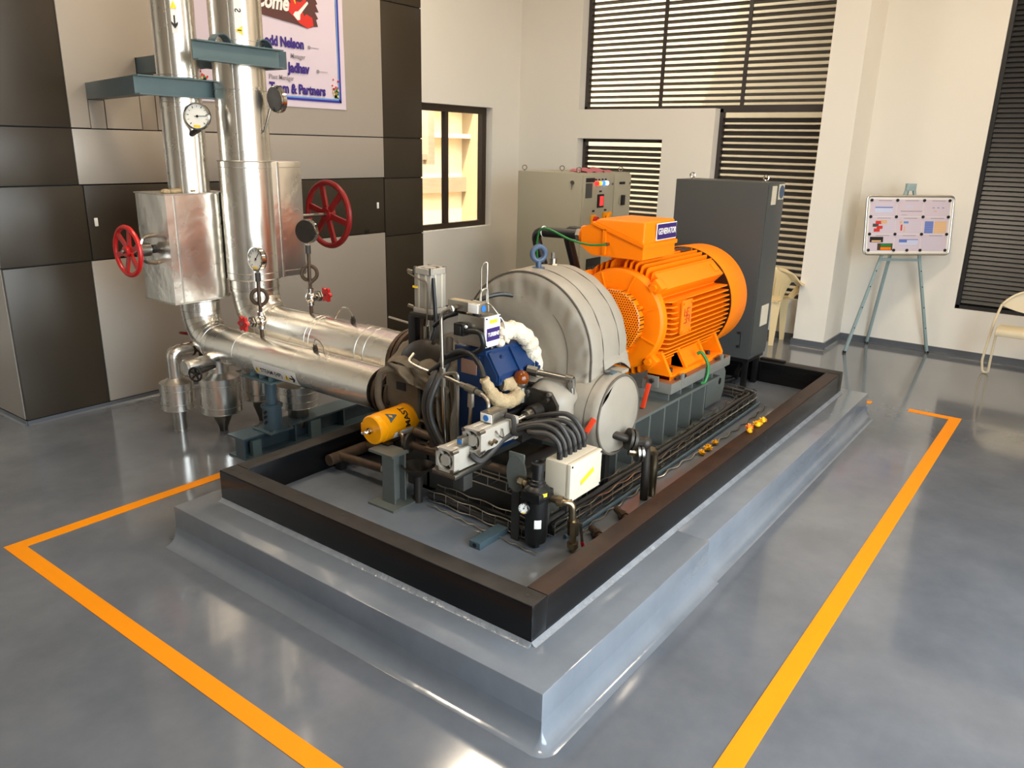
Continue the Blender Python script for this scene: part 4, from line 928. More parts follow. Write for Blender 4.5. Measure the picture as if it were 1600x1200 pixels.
# bare steel tubes
def tubing(label, pts, r, fit=(), rad=.035, mt='tubing'):
    t = thing('steel_tube', label, 'tube', pts[-1], 'bare steel tubes')
    MB().tube(bend(pts, rad), r, 10).build('tube', mt, t)
    for a, b, rr in fit: MB().cyl(a, b, rr, n=8).build('fitting', mt, t)
    return t
tubing('tall steel tube dropping from the blue-buttoned valve block', [(.845, 1.118, 1.150), (.845, 1.185, 1.125), (.850, 1.180, .80), (.850, 1.165, .46)], .0085, [((.85, 1.180, .865), (.85, 1.179, .775), .016), ((.845, 1.140, 1.143), (.845, 1.118, 1.150), .014)], .05)
tubing('horizontal steel tube running into the tall one', [(.85, 1.18, .82), (.85, 1.33, .835), (.86, 1.41, .85), (.90, 1.41, .88)], .009, [((.85, 1.185, .82), (.85, 1.24, .827), .015)])
tubing('bent steel tube zigzagging to the upper cylinder in front of the blue housing', [(.81, 1.055, .50), (.81, 1.055, .875), (.805, 1.150, .845), (.80, 1.02, .825), (.795, .90, .808), (.775, .848, .79), (.765, .845, .72)], .0085, [((.80, 1.03, .827), (.798, 1.00, .822), .013), ((.798, .995, .8215), (.796, .94, .8145), .018), ((.795, .935, .813), (.793, .905, .808), .013), ((.765, .845, .745), (.765, .845, .72), .013)], .03)
tubing('short steel tube branching down from the zigzag tube', [(.797, .965, .81), (.797, .968, .70), (.80, .985, .56)], .0085, [((.797, .965, .80), (.797, .966, .735), .016)])
tubing('thin bent steel tube over the white lagged hose', [(.99, .93, 1.02), (.99, .935, 1.09), (.95, .99, 1.175), (.93, 1.07, 1.18)], .004, [], .02)
tubing('thin wire-like tube looping up behind the TURBINE box', [(.95, 1.05, 1.13), (.96, 1.05, 1.22), (.99, 1.035, 1.24), (.98, 1.02, 1.13)], .0035, [], .03)
tubing('tall thin tube loop standing behind the blue-buttoned block', [(1.0, 1.08, 1.13), (1.0, 1.08, 1.33), (1.02, 1.06, 1.35), (1.01, 1.055, 1.16)], .0038, [], .03)
# white lagged hose
lg = thing('lagged_hose', 'thick white tape-lagged hose arching beside the domed jacket', 'hose', (1.25, .92, .75))
pts = spline([(.985, .96, 1.03), (1.04, .95, 1.045), (1.10, .94, 1.03), (1.17, .93, .975), (1.215, .93, .895), (1.235, .93, .81), (1.24, .93, .76)], 6)
MB().tube(pts, [.040+.004*math.sin(i*1.7)+.002*math.sin(i*4.1) for i in range(len(pts))], 14).build('lagging', 'wrap', lg)
m = MB()
for i in range(12): m.sph((.99+random.uniform(-.02, .03), .945+random.uniform(-.02, .02), 1.03+random.uniform(-.035, .045)), random.uniform(.014, .024), (1, 1, 1), 7, 5)
m.build('ragged_end', 'wrap', lg, 80)
MB().tube(spline([(1.225, .985, .92), (1.255, .97, .86), (1.265, .96, .76)], 5), .034, 12).build('lagging', 'wrap', lg)
l2 = thing('lagged_hose', 'yellowed lagged hose curling below the blue housing', 'hose', (.92, .88, .72))
pts = spline([(.81, .905, .875), (.835, .895, .825), (.87, .885, .775), (.93, .875, .745), (.99, .875, .742), (1.03, .88, .765), (1.02, .90, .80), (.97, .93, .81)], 5)
MB().tube(pts, [.020+.014*min(1, i/10)+.003*math.sin(i*1.9) for i in range(len(pts))], 12).build('lagging', 'wrapbrown', l2)
# amber sight glass
ag = thing('sight_glass', 'round amber sight glass on a silver neck beside the blue housing', 'sight glass', (1.04, .87, .74))
MB().cyl((1.04, .87, .72), (1.04, .87, .80), .024, n=18).build('neck', 'steel', ag); MB().sph((1.04, .87, .832), .037, n=18, m=12).build('bulb', 'amber', ag); MB().lathe((1.04, .87, .80), Z, [(.024, -.01), (.03, 0), (.03, .012)], 18).build('collar', 'steel', ag)
# elbowed pipe
ep = thing('elbow_pipe', 'grey threaded pipe elbowing down in front of the domed jacket', 'pipe', (1.24, .70, .6))
MB().tube(bend([(1.13, .87, .845), (1.20, .705, .822), (1.235, .70, .62)], .02), .015, 12).build('pipe', 'steel', ep)
for a, b, r in (((1.12, .895, .85), (1.138, .85, .843), .024), ((1.19, .728, .826), (1.205, .695, .82), .020), ((1.20, .703, .83), (1.206, .702, .785), .020), ((1.230, .70, .655), (1.236, .70, .61), .019)): MB().cyl(a, b, r, n=10).build('elbow_fitting', 'steel', ep)
MB().box((1.20, .675, .575), (1.275, .725, .615), .003).build('valve_block', 'steel', ep)
# small side jacket + bracket + valve stem
sj = thing('valve_blanket', 'crumpled grey insulation cover around the trip valve, right of the black bracket', 'insulation jacket', (1.18, .79, .6))
drum_c = V((1.20, .80, .69)); n = 40; vs = []; fs = []; prof = [(.0, -.11), (.075, -.108), (.108, -.085), (.118, -.04), (.120, .03), (.105, .06)]
for r, h in prof:
    for i in range(n):
        a = 2*PI*i/n; w_ = .006*(math.sin(3*a+h*40)+.7*math.sin(5*a+1)+.5*math.sin(9*a+h*60)) if r > .01 else 0
        vs.append((drum_c.x+h+w_*.7, drum_c.y+(r+w_)*math.cos(a), drum_c.z+(r+w_)*math.sin(a)))
for k in range(len(prof)-1):
    for i in range(n): fs.append((k*n+i, k*n+(i+1) % n, (k+1)*n+(i+1) % n, (k+1)*n+i))
MB().add(vs, fs).build('cover', 'jacket', sj, 80)
for yy, zz in ((.74, .77), (.86, .76)): MB().cyl((1.07, yy, zz), (1.09, yy, zz), .010, n=8).build('grommet', 'jacketseam', sj)
yk = thing('valve_yoke', 'dark open steel yoke with a chrome valve stem between cylinder and grey cover', 'valve yoke', (.98, .8, .6))
MB().box((.86, .725, .615), (1.11, .738, .690), .002).build('side_plate', 'darkiron', yk); MB().box((.86, .865, .615), (1.11, .878, .690), .002).build('side_plate', 'darkiron', yk); MB().box((.86, .725, .605), (1.11, .878, .617), .002).build('bottom_plate', 'darkiron', yk)
MB().prism([(.70, .58), (.90, .58), (.91, .70), (.87, .775), (.74, .775), (.70, .72)], (1.085, 0, 0), Y, Z, (.02, 0, 0)).build('end_flange', 'iron', yk)
MB().cyl((.86, .80, .672), (1.0, .80, .678), .016, n=14).build('stem', 'chrome', yk); MB().cyl((.98, .80, .678), (1.03, .80, .680), .028, n=14).build('gland_nut', 'steel', yk); MB().cyl((1.02, .80, .680), (1.09, .80, .682), .036, n=16).build('bonnet', 'iron', yk)
for yy in (.745, .858): MB().cyl((1.08, yy, .745), (1.06, yy, .745), .011, n=6).build('bolt', 'iron', yk)
# three pneumatic cylinders
def pneumatic(label, o, d, up, L, w_, parent_loc, buttons=True, yl=False):
    o, d, up = V(o), V(d).normalized(), V(up).normalized(); s_ = up.cross(d).normalized()
    t = thing('pneumatic_cylinder', label, 'cylinder', parent_loc, 'grey pneumatic cylinders')
    mm = Matrix((s_, up, d)).transposed().to_4x4(); mm.translation = o; h = w_/2
    def bx(lo, hi, nm, mt, bev=.004, par=None): return MB().box(lo, hi, bev, mm).build(nm, mt, par or t)
    # end cap: frame around a round recess with a raised boss, four tie-rod lugs
    ec = MB(); N = 48; vs = []; fs = []
    sq = []
    for i in range(N):
        a = 2*PI*i/N; c_, q = math.cos(a), math.sin(a); k = min(1/max(abs(c_), 1e-6), 1/max(abs(q), 1e-6)); k = min(k, 1.22); sq.append((h*k*c_, h*k*q))
    rings = [[V((x, y, .028)) for x, y in sq], [V((x, y, .002)) for x, y in sq], [V((x*.97, y*.97, 0)) for x, y in sq], [V((h*.80*math.cos(2*PI*i/N), h*.80*math.sin(2*PI*i/N), 0)) for i in range(N)], [V((h*.78*math.cos(2*PI*i/N), h*.78*math.sin(2*PI*i/N), .018)) for i in range(N)], [V((h*.5*math.cos(2*PI*i/N), h*.5*math.sin(2*PI*i/N), .018)) for i in range(N)], [V((h*.48*math.cos(2*PI*i/N), h*.48*math.sin(2*PI*i/N), .001)) for i in range(N)]]
    for r in rings: vs += [mm @ p for p in r]
    for k in range(len(rings)-1):
        for i in range(N): fs.append((k*N+i, k*N+(i+1) % N, (k+1)*N+(i+1) % N, (k+1)*N+i))
    fs.append(tuple(range(6*N, 7*N))); ec.add(vs, fs); cap = ec.build('end_cap', 'cylgrey', t)
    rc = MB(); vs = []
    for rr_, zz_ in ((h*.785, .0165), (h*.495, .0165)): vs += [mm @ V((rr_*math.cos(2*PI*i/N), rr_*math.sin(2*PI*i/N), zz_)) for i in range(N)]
    rc.add(vs, [(i, (i+1) % N, N+(i+1) % N, N+i) for i in range(N)]); rc.build('recess_shade', 'iron', cap)  # dark ring over the pale recess floor: shade put into the colour
    for a in (45, 135, 225, 315):
        e = V((math.cos(math.radians(a)), math.sin(math.radians(a)), 0)); MB().cyl(mm @ (e*h*.42+V((0, 0, .014))), mm @ (e*h*.95+V((0, 0, .010))), .007, n=6).build('cap_web', 'cylgrey', cap); MB().cyl(mm @ (e*h*1.14+V((0, 0, -.004))), mm @ (e*h*1.14+V((0, 0, .03))), .010, n=10).build('tie_rod_nut', 'steel', cap)
    bx((-h*.93, -h*.93, .028), (h*.93, h*.93, L-.028), 'barrel', 'cylgrey', .010)
    for sx in (-.38, .38): bx((h*sx-.006, h*.925, .028), (h*sx+.006, h*.96, L-.028), 'barrel_rib', 'whitebox', .002); bx((h*.925, h*sx-.006, .028), (h*.96, h*sx+.006, L-.028), 'barrel_rib', 'whitebox', .002)
    bx((-h, -h, L-.028), (h, h, L), 'end_block', 'cylgrey', .006)
    return t, mm, h
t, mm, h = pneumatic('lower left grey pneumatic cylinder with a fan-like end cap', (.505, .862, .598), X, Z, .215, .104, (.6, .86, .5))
MB().box((.56, .815, .650), (.60, .845, .690), .003).build('sensor_block', 'tubing', t); MB().cyl((.558, .830, .672), (.562, .830, .672), .012, n=14).build('button', 'lightblue', t)
MB().box((.50, .80, .525), (.74, .93, .545), .002).build('mounting_foot', 'steel', t); MB().box((.60, .84, .43), (.66, .90, .53), .002).build('mounting_foot', 'basedark', t)
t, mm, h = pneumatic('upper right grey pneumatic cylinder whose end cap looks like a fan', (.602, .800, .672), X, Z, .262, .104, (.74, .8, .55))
MB().box((.70, .765, .724), (.80, .835, .768), .003).build('valve_block', 'tubing', t); MB().box((.697, .770, .728), (.702, .830, .764), .002).build('button_plate', 'white', t); MB().cyl((.698, .80, .746), (.694, .80, .746), .014, n=16).build('button', 'lightblue', t)
MB().tube(spline([(.79, .765, .74), (.80, .735, .735), (.80, .728, .70), (.81, .735, .665), (.845, .742, .65)], 5), .012, 8).build('air_hose', 'hose', t)
MB().tube(spline([(.70, .748, .70), (.705, .735, .68), (.735, .735, .665), (.74, .745, .70)], 5), .0035, 6).build('fine_wire', 'tubing', t)
for xx in (.66, .69): MB().cyl((xx, .75, .66), (xx, .735, .655), .009, n=8).build('flow_fitting', 'brass', t)
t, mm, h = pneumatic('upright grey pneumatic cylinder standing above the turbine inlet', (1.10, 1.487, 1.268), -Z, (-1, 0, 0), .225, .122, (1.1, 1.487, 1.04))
MB().box((1.035, 1.515, 1.168), (1.040, 1.545, 1.178)).build('yellow_label', 'labelyellow', t)
for zz in (1.245, 1.07): MB().tube([(1.04, 1.545, zz), (1.035, 1.575, zz+.006)], .009, 8).build('air_port', 'tubing', t); 
MB().tube(spline([(1.03, 1.57, 1.24), (1.035, 1.50, 1.215), (1.035, 1.455, 1.205), (1.03, 1.44, 1.15), (1.03, 1.445, 1.02), (1.02, 1.45, .95)], 6), .004, 6).build('fine_wire', 'tubing', t)
MB().tube(spline([(1.06, 1.43, 1.225), (1.05, 1.415, 1.15), (1.04, 1.40, 1.08), (1.03, 1.39, 1.0), (1.0, 1.39, .93)], 6), .010, 8).build('signal_cable', 'rubber', t)
vs_ = thing('actuator_stand', 'black yoke stand carrying the upright cylinder over the flanges', 'stand', (1.1, 1.49, .8))
MB().box((1.03, 1.41, 1.02), (1.17, 1.565, 1.043), .004).build('top_plate', 'iron', vs_); MB().box((1.04, 1.535, .80), (1.09, 1.585, 1.02), .004).build('column', 'black', vs_); MB().box((1.04, 1.40, .82), (1.09, 1.44, 1.02), .004).build('column', 'steel', vs_); MB().cyl((1.06, 1.50, .80), (1.06, 1.50, 1.02), .016, n=12).build('spindle', 'rustpipe', vs_); MB().cyl((1.055, 1.475, .90), (1.055, 1.475, .98), .014, n=10).build('spring_rod', 'tubing', vs_); MB().box((1.0, 1.39, .79), (1.15, 1.59, .815), .004).build('foot_plate', 'iron', vs_)
MB().tube([(1.07, 1.56, .97), (1.10, 1.78, .975)], .006, 8).build('lever_rod', 'tubing', vs_)
MB().cyl((1.0, 1.475, .83), (1.0, 1.475, .88), .016, n=10).build('plug', 'tubing', vs_); MB().cyl((1.0, 1.475, .76), (1.0, 1.475, .84), .020, n=12).build('plug_socket', 'black', vs_)

# yellow actuator
ya = thing('valve_actuator', 'bright yellow cylindrical valve actuator with a steel eye on its cap', 'actuator', (.85, 1.495, .45))
yc = V((.70, 1.497, .525))
MB().lathe(yc, X, [(.0, -.012), (.066, -.012), (.072, -.006), (.072, .018), (.0685, .022), (.0685, .028), (.074, .032), (.074, .215), (.0775, .218), (.0775, .246), (.070, .250), (0, .250)], 40).build('body', 'yellow', ya)
MB().box((yc.x-.008, yc.y+.066, yc.z-.03), (yc.x+.02, yc.y+.078, yc.z+.02), .003).build('cap_ear', 'yellow', ya)
m = MB(); m.cyl(yc-X*.012, yc-X*.028, .016, n=14); m.torus(yc-X*.048, (0, .3, 1), .017, .0065, 20, 8); m.build('eye', 'chrome', ya)
for dz, dy in ((.048, .0), (-.038, -.03), (-.035, .035)): MB().bar((yc.x+.25, yc.y+dy, yc.z+dz), (yc.x+.355, yc.y+dy, yc.z+dz), .026, .016, Z, .003).build('yoke_bar', 'yellow', ya)
MB().lathe((yc.x+.35, yc.y, yc.z), X, [(.04, 0), (.062, 0), (.062, .016), (.04, .016)], 24).build('yoke_ring', 'yellow', ya); MB().cyl((yc.x+.25, yc.y, yc.z), (yc.x+.40, yc.y, yc.z), .022, n=14).build('spindle', 'darkiron', ya)
m = MB()
for (x0, a0, x1, a1) in ((.09, 150, .19, 188),): pass
an = [math.radians(a) for a in range(196, 229, 4)]; vs = [(yc.x+xx, yc.y+.0752*math.cos(a), yc.z+.0752*math.sin(a)) for xx in (.075, .205) for a in an]; n = len(an)
MB().add(vs, [(i, i+1, n+i+1, n+i) for i in range(n-1)]).build('rating_sticker', 'white', ya)
o_ = text('MAST', 'print', 'ink', (0, 0, 0), X, Y, .034, None, .0012, 'LEFT', 0)
for v in o_.data.vertices:
    a = math.radians(190)-v.co.x/.0755; v.co = V((yc.x+.165-v.co.y, yc.y+.0758*math.cos(a), yc.z+.0758*math.sin(a)))-ya.location
o_.parent = ya
tri = [(.055, 152), (.055, 108), (.115, 130)]
vs = []
for k in range(3):
    for q in range(6):
        xx = tri[k][0]+(tri[(k+1) % 3][0]-tri[k][0])*q/6; a = math.radians(tri[k][1]+(tri[(k+1) % 3][1]-tri[k][1])*q/6); vs.append((yc.x+xx, yc.y+.0756*math.cos(a), yc.z+.0756*math.sin(a)))
MB().add(vs, [tuple(range(len(vs)))]).build('triangle_mark', 'tealdark', ya, smooth=False)
for nm, pts in (('air_hose', [(yc.x+.10, yc.y-.074, yc.z-.03), (.80, 1.40, .49), (.79, 1.385, .44), (.78, 1.385, .36), (.76, 1.38, .29), (.74, 1.40, .26), (.72, 1.42, .30), (.71, 1.43, .40)]), ('air_hose', [(yc.x+.25, yc.y-.06, yc.z+.0), (.98, 1.37, .50), (.98, 1.33, .44), (.96, 1.31, .38), (.93, 1.32, .32), (.90, 1.34, .30)])):
    MB().tube(spline(pts, 6), .011, 8).build(nm, 'steel', ya)

st = thing('floor_stand', 'grey H-section stand with base plate in front of the yellow actuator', 'stand', (.70, 1.35, PH))
MB().box((.60, 1.27, PH), (.78, 1.44, PH+.010)).build('base_plate', 'basegrey', st); MB().box((.655, 1.315, PH+.01), (.665, 1.395, .44)).build('flange', 'basegrey', st); MB().box((.725, 1.315, PH+.01), (.735, 1.395, .44)).build('flange', 'basegrey', st); MB().box((.665, 1.35, PH+.01), (.725, 1.358, .44)).build('web', 'basegrey', st)
MB().box((.64, 1.31, .44), (.75, 1.47, .452)).build('top_plate', 'basegrey', st); MB().box((.72, 1.42, .34), (.76, 1.47, .46)).build('bracket', 'black', st)
# rusty header with two branches
rh = thing('drain_header', 'rusty pipe header with two branch pipes low at the left inside the frame', 'pipe', (.8, 1.86, PH))
MB().cyl((.72, 1.86, .262), (1.30, 1.86, .262), .030, n=18).build('header', 'rustpipe', rh)
for xx, ye in ((.79, 1.50), (.98, 1.46)): 
    MB().cyl((xx, 1.85, .270), (xx, ye, .285), .022, n=14).build('branch', 'rustpipe', rh); MB().cyl((xx, ye+.02, .284), (xx, ye-.04, .287), .030, n=8).build('union', 'steel', rh); MB().cyl((xx, ye-.04, .287), (xx, ye-.12, .29), .016, n=10).build('nipple', 'steel', rh)
for xx in (.80, 1.2): MB().box((xx-.02, 1.84, PH), (xx+.02, 1.88, .236)).build('foot', 'darkiron', rh)
# brown drain pipe across the front with funnel and disc
dp = thing('drain_pipe', 'brown drain pipe crossing the front of the base to a round plate', 'pipe', (.78, 1.0, .43))
MB().cyl((.79, 1.33, .462), (.775, .69, .500), .019, n=14).build('pipe', 'rustpipe', dp); MB().cyl((.79, 1.19, .470), (.79, 1.19, .545), .019, n=12).build('riser', 'rustpipe', dp); MB().cyl((.79, 1.16, .472), (.79, 1.22, .469), .028, n=10).build('tee', 'rustpipe', dp); MB().cyl((.79, 1.19, .535), (.79, 1.30, .54), .021, n=12).build('cross_pipe', 'rustpipe', dp)
MB().lathe((.79, 1.335, .47), (-.25, 1, 0), [(.0, 0), (.050, 0), (.052, .006), (.050, .014), (0, .014)], 28).build('blind_disc', 'iron', dp)
MB().lathe((.77, 1.27, .345), Z, [(.02, -.12), (.024, -.02), (.075, .03), (.080, .035), (.076, .035), (.018, -.018)], 28, False).build('funnel', 'iron', dp); MB().cyl((.77, 1.27, PH), (.77, 1.27, .33), .022, n=12).build('funnel_pipe', 'iron', dp)
rp = thing('round_plate', 'grey round-ended plate standing at the front between cylinders and black filter', 'plate', (.76, .685, .43))
MB().prism([(.05*math.cos(a)*1.0, .085*math.sin(a)) for a in [PI/2+2*PI*i/32 for i in range(32)]], (.755, .680, .505), (.0, 1, 0), Z, (.012, 0, 0)).build('disc', 'basegrey', rp); MB().box((.757, .64, .43), (.766, .72, .60), .002).build('plate', 'basegrey', rp)
MB().cyl((.755, .66, .485), (.735, .60, .485), .016, n=10).build('nipple', 'brass', rp); MB().cyl((.748, .645, .485), (.742, .62, .485), .024, n=6).build('union', 'brass', rp)
MB().box((.757, .66, PH), (.766, .70, .44)).build('post', 'basedark', rp)

# filter regulator
fl = thing('filter_regulator', 'tall black air filter regulator with a small gauge at the front corner', 'filter', (.755, .565, PH))
MB().lathe((.755, .565, PH+.01), Z, [(.0, 0), (.018, 0), (.020, .02), (.046, .03), (.048, .05), (.048, .235), (.055, .242), (.055, .272), (.048, .280), (.036, .288), (.036, .298), (.028, .302), (.028, .312), (.024, .315), (.024, .352), (.030, .354), (.030, .388), (.026, .392), (.016, .392), (.015, .386), (0, .386)], 28).build('body', 'black', fl)
MB().box((.70, .515, .425), (.81, .615, .470), .010).build('head', 'black', fl)
a_ = [math.radians(200+8*i) for i in range(9)]; vs = [(.755+.0555*math.cos(a), .565+.0555*math.sin(a), z) for z in (.452, .468) for a in a_]; MB().add(vs, [(i, i+1, 10+i, 9+i) for i in range(8)]).build('yellow_label', 'labelyellow', fl)
a_ = [math.radians(205+6*i) for i in range(7)]; vs = [(.755+.0486*math.cos(a), .565+.0486*math.sin(a), z) for z in (.305, .345) for a in a_]; MB().add(vs, [(i, i+1, 8+i, 7+i) for i in range(6)]).build('rating_sticker', 'white', fl)
gauge(fl, (.688, .585, .395), (-.85, -.30, .15), .026, .018, True, 'black', 1.2)
MB().cyl((.755, .565, .395), (.70, .58, .395), .010, n=8).build('gauge_stem', 'black', fl)
fl2 = thing('brass_valve_line', 'brass elbow line with a small ball valve right of the black filter', 'pipe', (.84, .43, PH))
MB().tube(bend([(.80, .545, .425), (.80, .475, .420), (.83, .435, .415), (.835, .425, .20)], .03), .016, 12).build('line', 'brass', fl2)
for a, b, r in (((.80, .545, .425), (.80, .525, .424), .026), ((.80, .49, .421), (.806, .468, .419), .024), ((.834, .428, .335), (.834, .426, .27), .026), ((.834, .426, .232), (.835, .425, .21), .025)): MB().cyl(a, b, r, n=8).build('fitting', 'brass', fl2)
MB().box((.845, .395, .31), (.855, .412, .325)).build('lever_pivot', 'steel', fl2); MB().bar((.85, .402, .318), (.858, .392, .225), .012, .004, X).build('lever', 'steel', fl2); MB().cyl((.857, .393, .235), (.86, .39, .215), .008, n=8).build('lever_grip', 'red', fl2)

# junction box
jb = thing('junction_box', 'off-white junction box with a yellow label and six cable glands on top', 'junction box', (.95, .52, .2))
MB().box((.822, .468, .412), (1.078, .575, .585), .008).build('box', 'whitebox', jb); lid = MB().box((.822, .445, .412), (1.078, .470, .585), .009).build('lid', 'whitebox', jb)
for xx, zz in ((.834, .424), (1.066, .424), (.834, .573), (1.066, .573)): MB().cyl((xx, .446, zz), (xx, .443, zz), .005, n=8).build('lid_screw', 'ink', lid)
MB().bar((.905, .4435, .478), (1.005, .4435, .512), .022, .002, Y).build('yellow_label', 'labelyellow', lid)
MB().box((.85, .58, PH), (.88, .62, .42)).build('leg', 'basedark', jb); MB().box((1.02, .58, PH), (1.05, .62, .42)).build('leg', 'basedark', jb); MB().box((.83, .575, .41), (1.07, .60, .56)).build('backing', 'basedark', jb)
for i in range(6):
    xx = .852+.038*i; gl = MB().cyl((xx, .522, .583), (xx, .522, .612), .0135, n=8).build('cable_gland', 'rubber', jb); MB().cyl((xx, .522, .612), (xx, .522, .625), .011, n=10).build('gland_nut', 'rubber', gl)
    e = [(.835, .745, .648), (.80, .80, .62), (.78, .86, .60), (.80, .90, .56), (.90, .92, .54), (.95, .93, .55)][i]
    hgt = .69+.012*(i % 3); 
    MB().tube(spline([(xx, .522, .62), (xx-.004, .535, .66), (xx-.02, .575, hgt), (xx-.04, .65, hgt-.005+.01*(i % 2)), (e[0]+.02, e[1]-.05, (e[2]+hgt)/2), e], 6), .0115, 9).build('cable', 'hose', jb)
# fat hoses around the front
for lab, pts, r, mt in (('fat black hose sweeping down left of the steel tubes', [(1.0, 1.30, .95), (.92, 1.24, .87), (.82, 1.22, .80), (.79, 1.235, .70), (.79, 1.215, .60), (.79, 1.15, .51), (.80, 1.08, .45)], .020, 'hose'), ('second fat hose beside the black sweeping one', [(1.0, 1.27, .96), (.92, 1.21, .88), (.82, 1.19, .80), (.78, 1.20, .70), (.78, 1.18, .60), (.78, 1.11, .51), (.79, 1.03, .45)], .017, 'hose'),
    ('black cable curling from the square connector onto the blue housing', [(.848, 1.035, 1.06), (.846, .965, 1.065), (.85, .945, 1.03), (.862, .958, .993), (.87, 1.02, .955), (.88, 1.10, .93), (.86, 1.19, .88), (.85, 1.27, .82)], .0125, 'rubber'),
    ('black cable crossing the blue housing into the yellowed lagging', [(.87, 1.20, .90), (.86, 1.12, .945), (.85, 1.06, .962), (.845, 1.00, .955), (.835, .945, .915), (.815, .91, .875)], .0125, 'rubber'),
    ('grey ribbed conduit arching over the flanges by the labelled pipe', [(.93, 1.50, .77), (.91, 1.56, .775), (.89, 1.63, .745), (.885, 1.65, .66), (.89, 1.65, .58), (.90, 1.60, .50)], .018, 'jacketbrown'),
    ('thick hose lying across the lower cylinder towards the junction box', [(.60, .80, .61), (.62, .77, .585), (.68, .765, .60), (.76, .76, .64), (.83, .755, .655)], .015, 'hose'),
    ('black cable hooked between upright cylinder and domed jacket', [(1.02, 1.39, 1.0), (1.0, 1.30, 1.06), (.98, 1.20, 1.10), (1.03, 1.10, 1.17), (1.10, 1.05, 1.19), (1.16, 1.02, 1.18)], .011, 'rubber')):
    tag(MB().tube(spline(pts, 6), r, 10).build('hose', mt), lab, 'hose')
# red levers
for lab, a, b, mt in (('red valve lever sticking up beside the drum jacket', (1.18, .60, .585), (1.215, .575, .655), 'leverred'), ('orange lever standing between drum jacket and generator rail', (2.02, .74, .455), (2.06, .73, .60), 'leverred')):
    t = thing('valve_lever', lab, 'lever', a); MB().bar(a, b, .026, .010, X, .004).build('grip', mt, t); MB().cyl(V(a)-V((0, 0, .02)), V(a)+V((0, 0, .01)), .014, n=8).build('pivot', 'iron', t); MB().cyl(V((a[0], a[1], .46 if a[0] > 1.5 else .43)), V(a), .010, n=8).build('shaft', 'iron', t)
# flanged outlet on the drum
fo = thing('flanged_outlet', 'dark flanged pipe turning down from the drum jacket to the frame floor', 'pipe', (1.5, .43, PH))
MB().tube(bend([(1.335, .56, .555), (1.37, .49, .535), (1.42, .455, .515), (1.475, .445, .500), (1.50, .44, .46), (1.50, .435, .19)], .03), .020, 14).build('pipe', 'iron', fo)
for c, ax in (((1.385, .480, .531), (.6, -.55, -.2)), ((1.402, .467, .524), (.6, -.55, -.2))): MB().cyl(V(c)-V(ax).normalized()*.007, V(c)+V(ax).normalized()*.007, .052, n=24).build('flange', 'iron', fo)
MB().sph((1.485, .443, .490), .034).build('elbow', 'iron', fo)
for k in range(4):
    a = PI/2*k+.6; u, v, d = frame_of((.6, -.55, -.2)); c = V((1.393, .473, .527))+u*(.038*math.cos(a))+v*(.038*math.sin(a)); MB().cyl(c-d*.02, c+d*.02, .007, n=6).build('flange_bolt', 'iron', fo)
f2 = thing('flanged_outlet', 'bright-elbowed lower pipe right of the dark flanged one', 'pipe', (1.58, .43, PH))
MB().tube(bend([(1.43, .50, .45), (1.47, .455, .44), (1.57, .44, .43), (1.585, .435, .37), (1.57, .43, .19)], .05), .022, 14).build('pipe', 'brass', f2)
for c in ((1.455, .470, .444), (1.472, .458, .441)): MB().cyl(V(c)-V((.7, -.6, 0))*.007, V(c)+V((.7, -.6, 0))*.007, .048, n=24).build('flange', 'steel', f2)
# ================================================================ wire cable trays
def wire_tray(label, path, wd, ht, step, loc, cables=(), wavy=False):
    t = thing('cable_tray', label, 'cable tray', loc, 'wire cable trays')
    path = [V(p) for p in path]; P = bend(path, .08, 5); 
    # resample
    dense = []
    for a, b in zip(P[:-1], P[1:]):
        n = max(1, int((b-a).length/.025)); dense += [a.lerp(b, i/n) for i in range(n)]
    dense.append(P[-1]); N = len(dense); T = [(dense[min(i+1, N-1)]-dense[max(i-1, 0)]).normalized() for i in range(N)]; Sd = [V((0, 0, 1)).cross(d).normalized() for d in T]
    def off(s_, z): return [dense[i]+Sd[i]*s_+V((0, 0, z)) for i in range(N)]
    for s_, z in ((-wd/2, ht), (wd/2, ht), (-wd/2, ht*.45), (-wd/2, 0), (wd/2, 0)):
        pts = off(s_, z)
        if wavy and abs(s_) > 0 and z in (0, ht): pts = [p+Sd[i]*(.003*math.sin(i*.9))+V((0, 0, .005*math.sin(i*.9+1))) for i, p in enumerate(pts)]
        MB().tube(pts, .0030, 5).build('long_wire', 'wirezinc', t)
    acc = 0
    for i in range(0, N, max(1, int(step/.025))):
        a = dense[i]; s_ = Sd[i]*wd/2; MB().tube([a-s_+Z*ht, a-s_, a+s_, a+s_+Z*ht], .0026, 5).build('cross_wire', 'wirezinc', t)
    for so_, z, r, m_ in cables: MB().tube([p+V((0, 0, .004*math.sin(i*.3+so_*50))) for i, p in enumerate(off(so_, z))], r, 8).build('cable', m_, t)
    return t
CB = ((-.03, .016, .014, 'rubber'), (-.004, .016, .013, 'rubber'), (.025, .017, .014, 'hose'), (-.018, .040, .013, 'rubber'), (.014, .042, .013, 'hose'))
wire_tray('long wire cable tray with black cables along the right side of the base', [(.87, .585, .205), (1.7, .580, .205), (3.42, .60, .205), (3.40, 1.10, .205)], .085, .058, .10, (2.0, .55, PH), CB, True)
wire_tray('wire cable tray across the front foot of the base', [(.815, .58, .205), (.835, 1.24, .205)], .075, .05, .09, (.82, .9, PH), CB[:3], True)
wire_tray('empty wire tray fixed high along the front of the base', [(.85, .66, .375), (.85, 1.06, .375)], .085, .045, .11, (.85, .86, .37))
tag(MB().tube(spline([(.90, .508, .203), (1.4, .510, .203), (2.2, .515, .203), (2.9, .522, .203), (3.35, .53, .203)], 10), .010, 8).build('conduit', 'tealdark'), 'thin blue-grey conduit on the plinth beside the long cable tray', 'conduit')
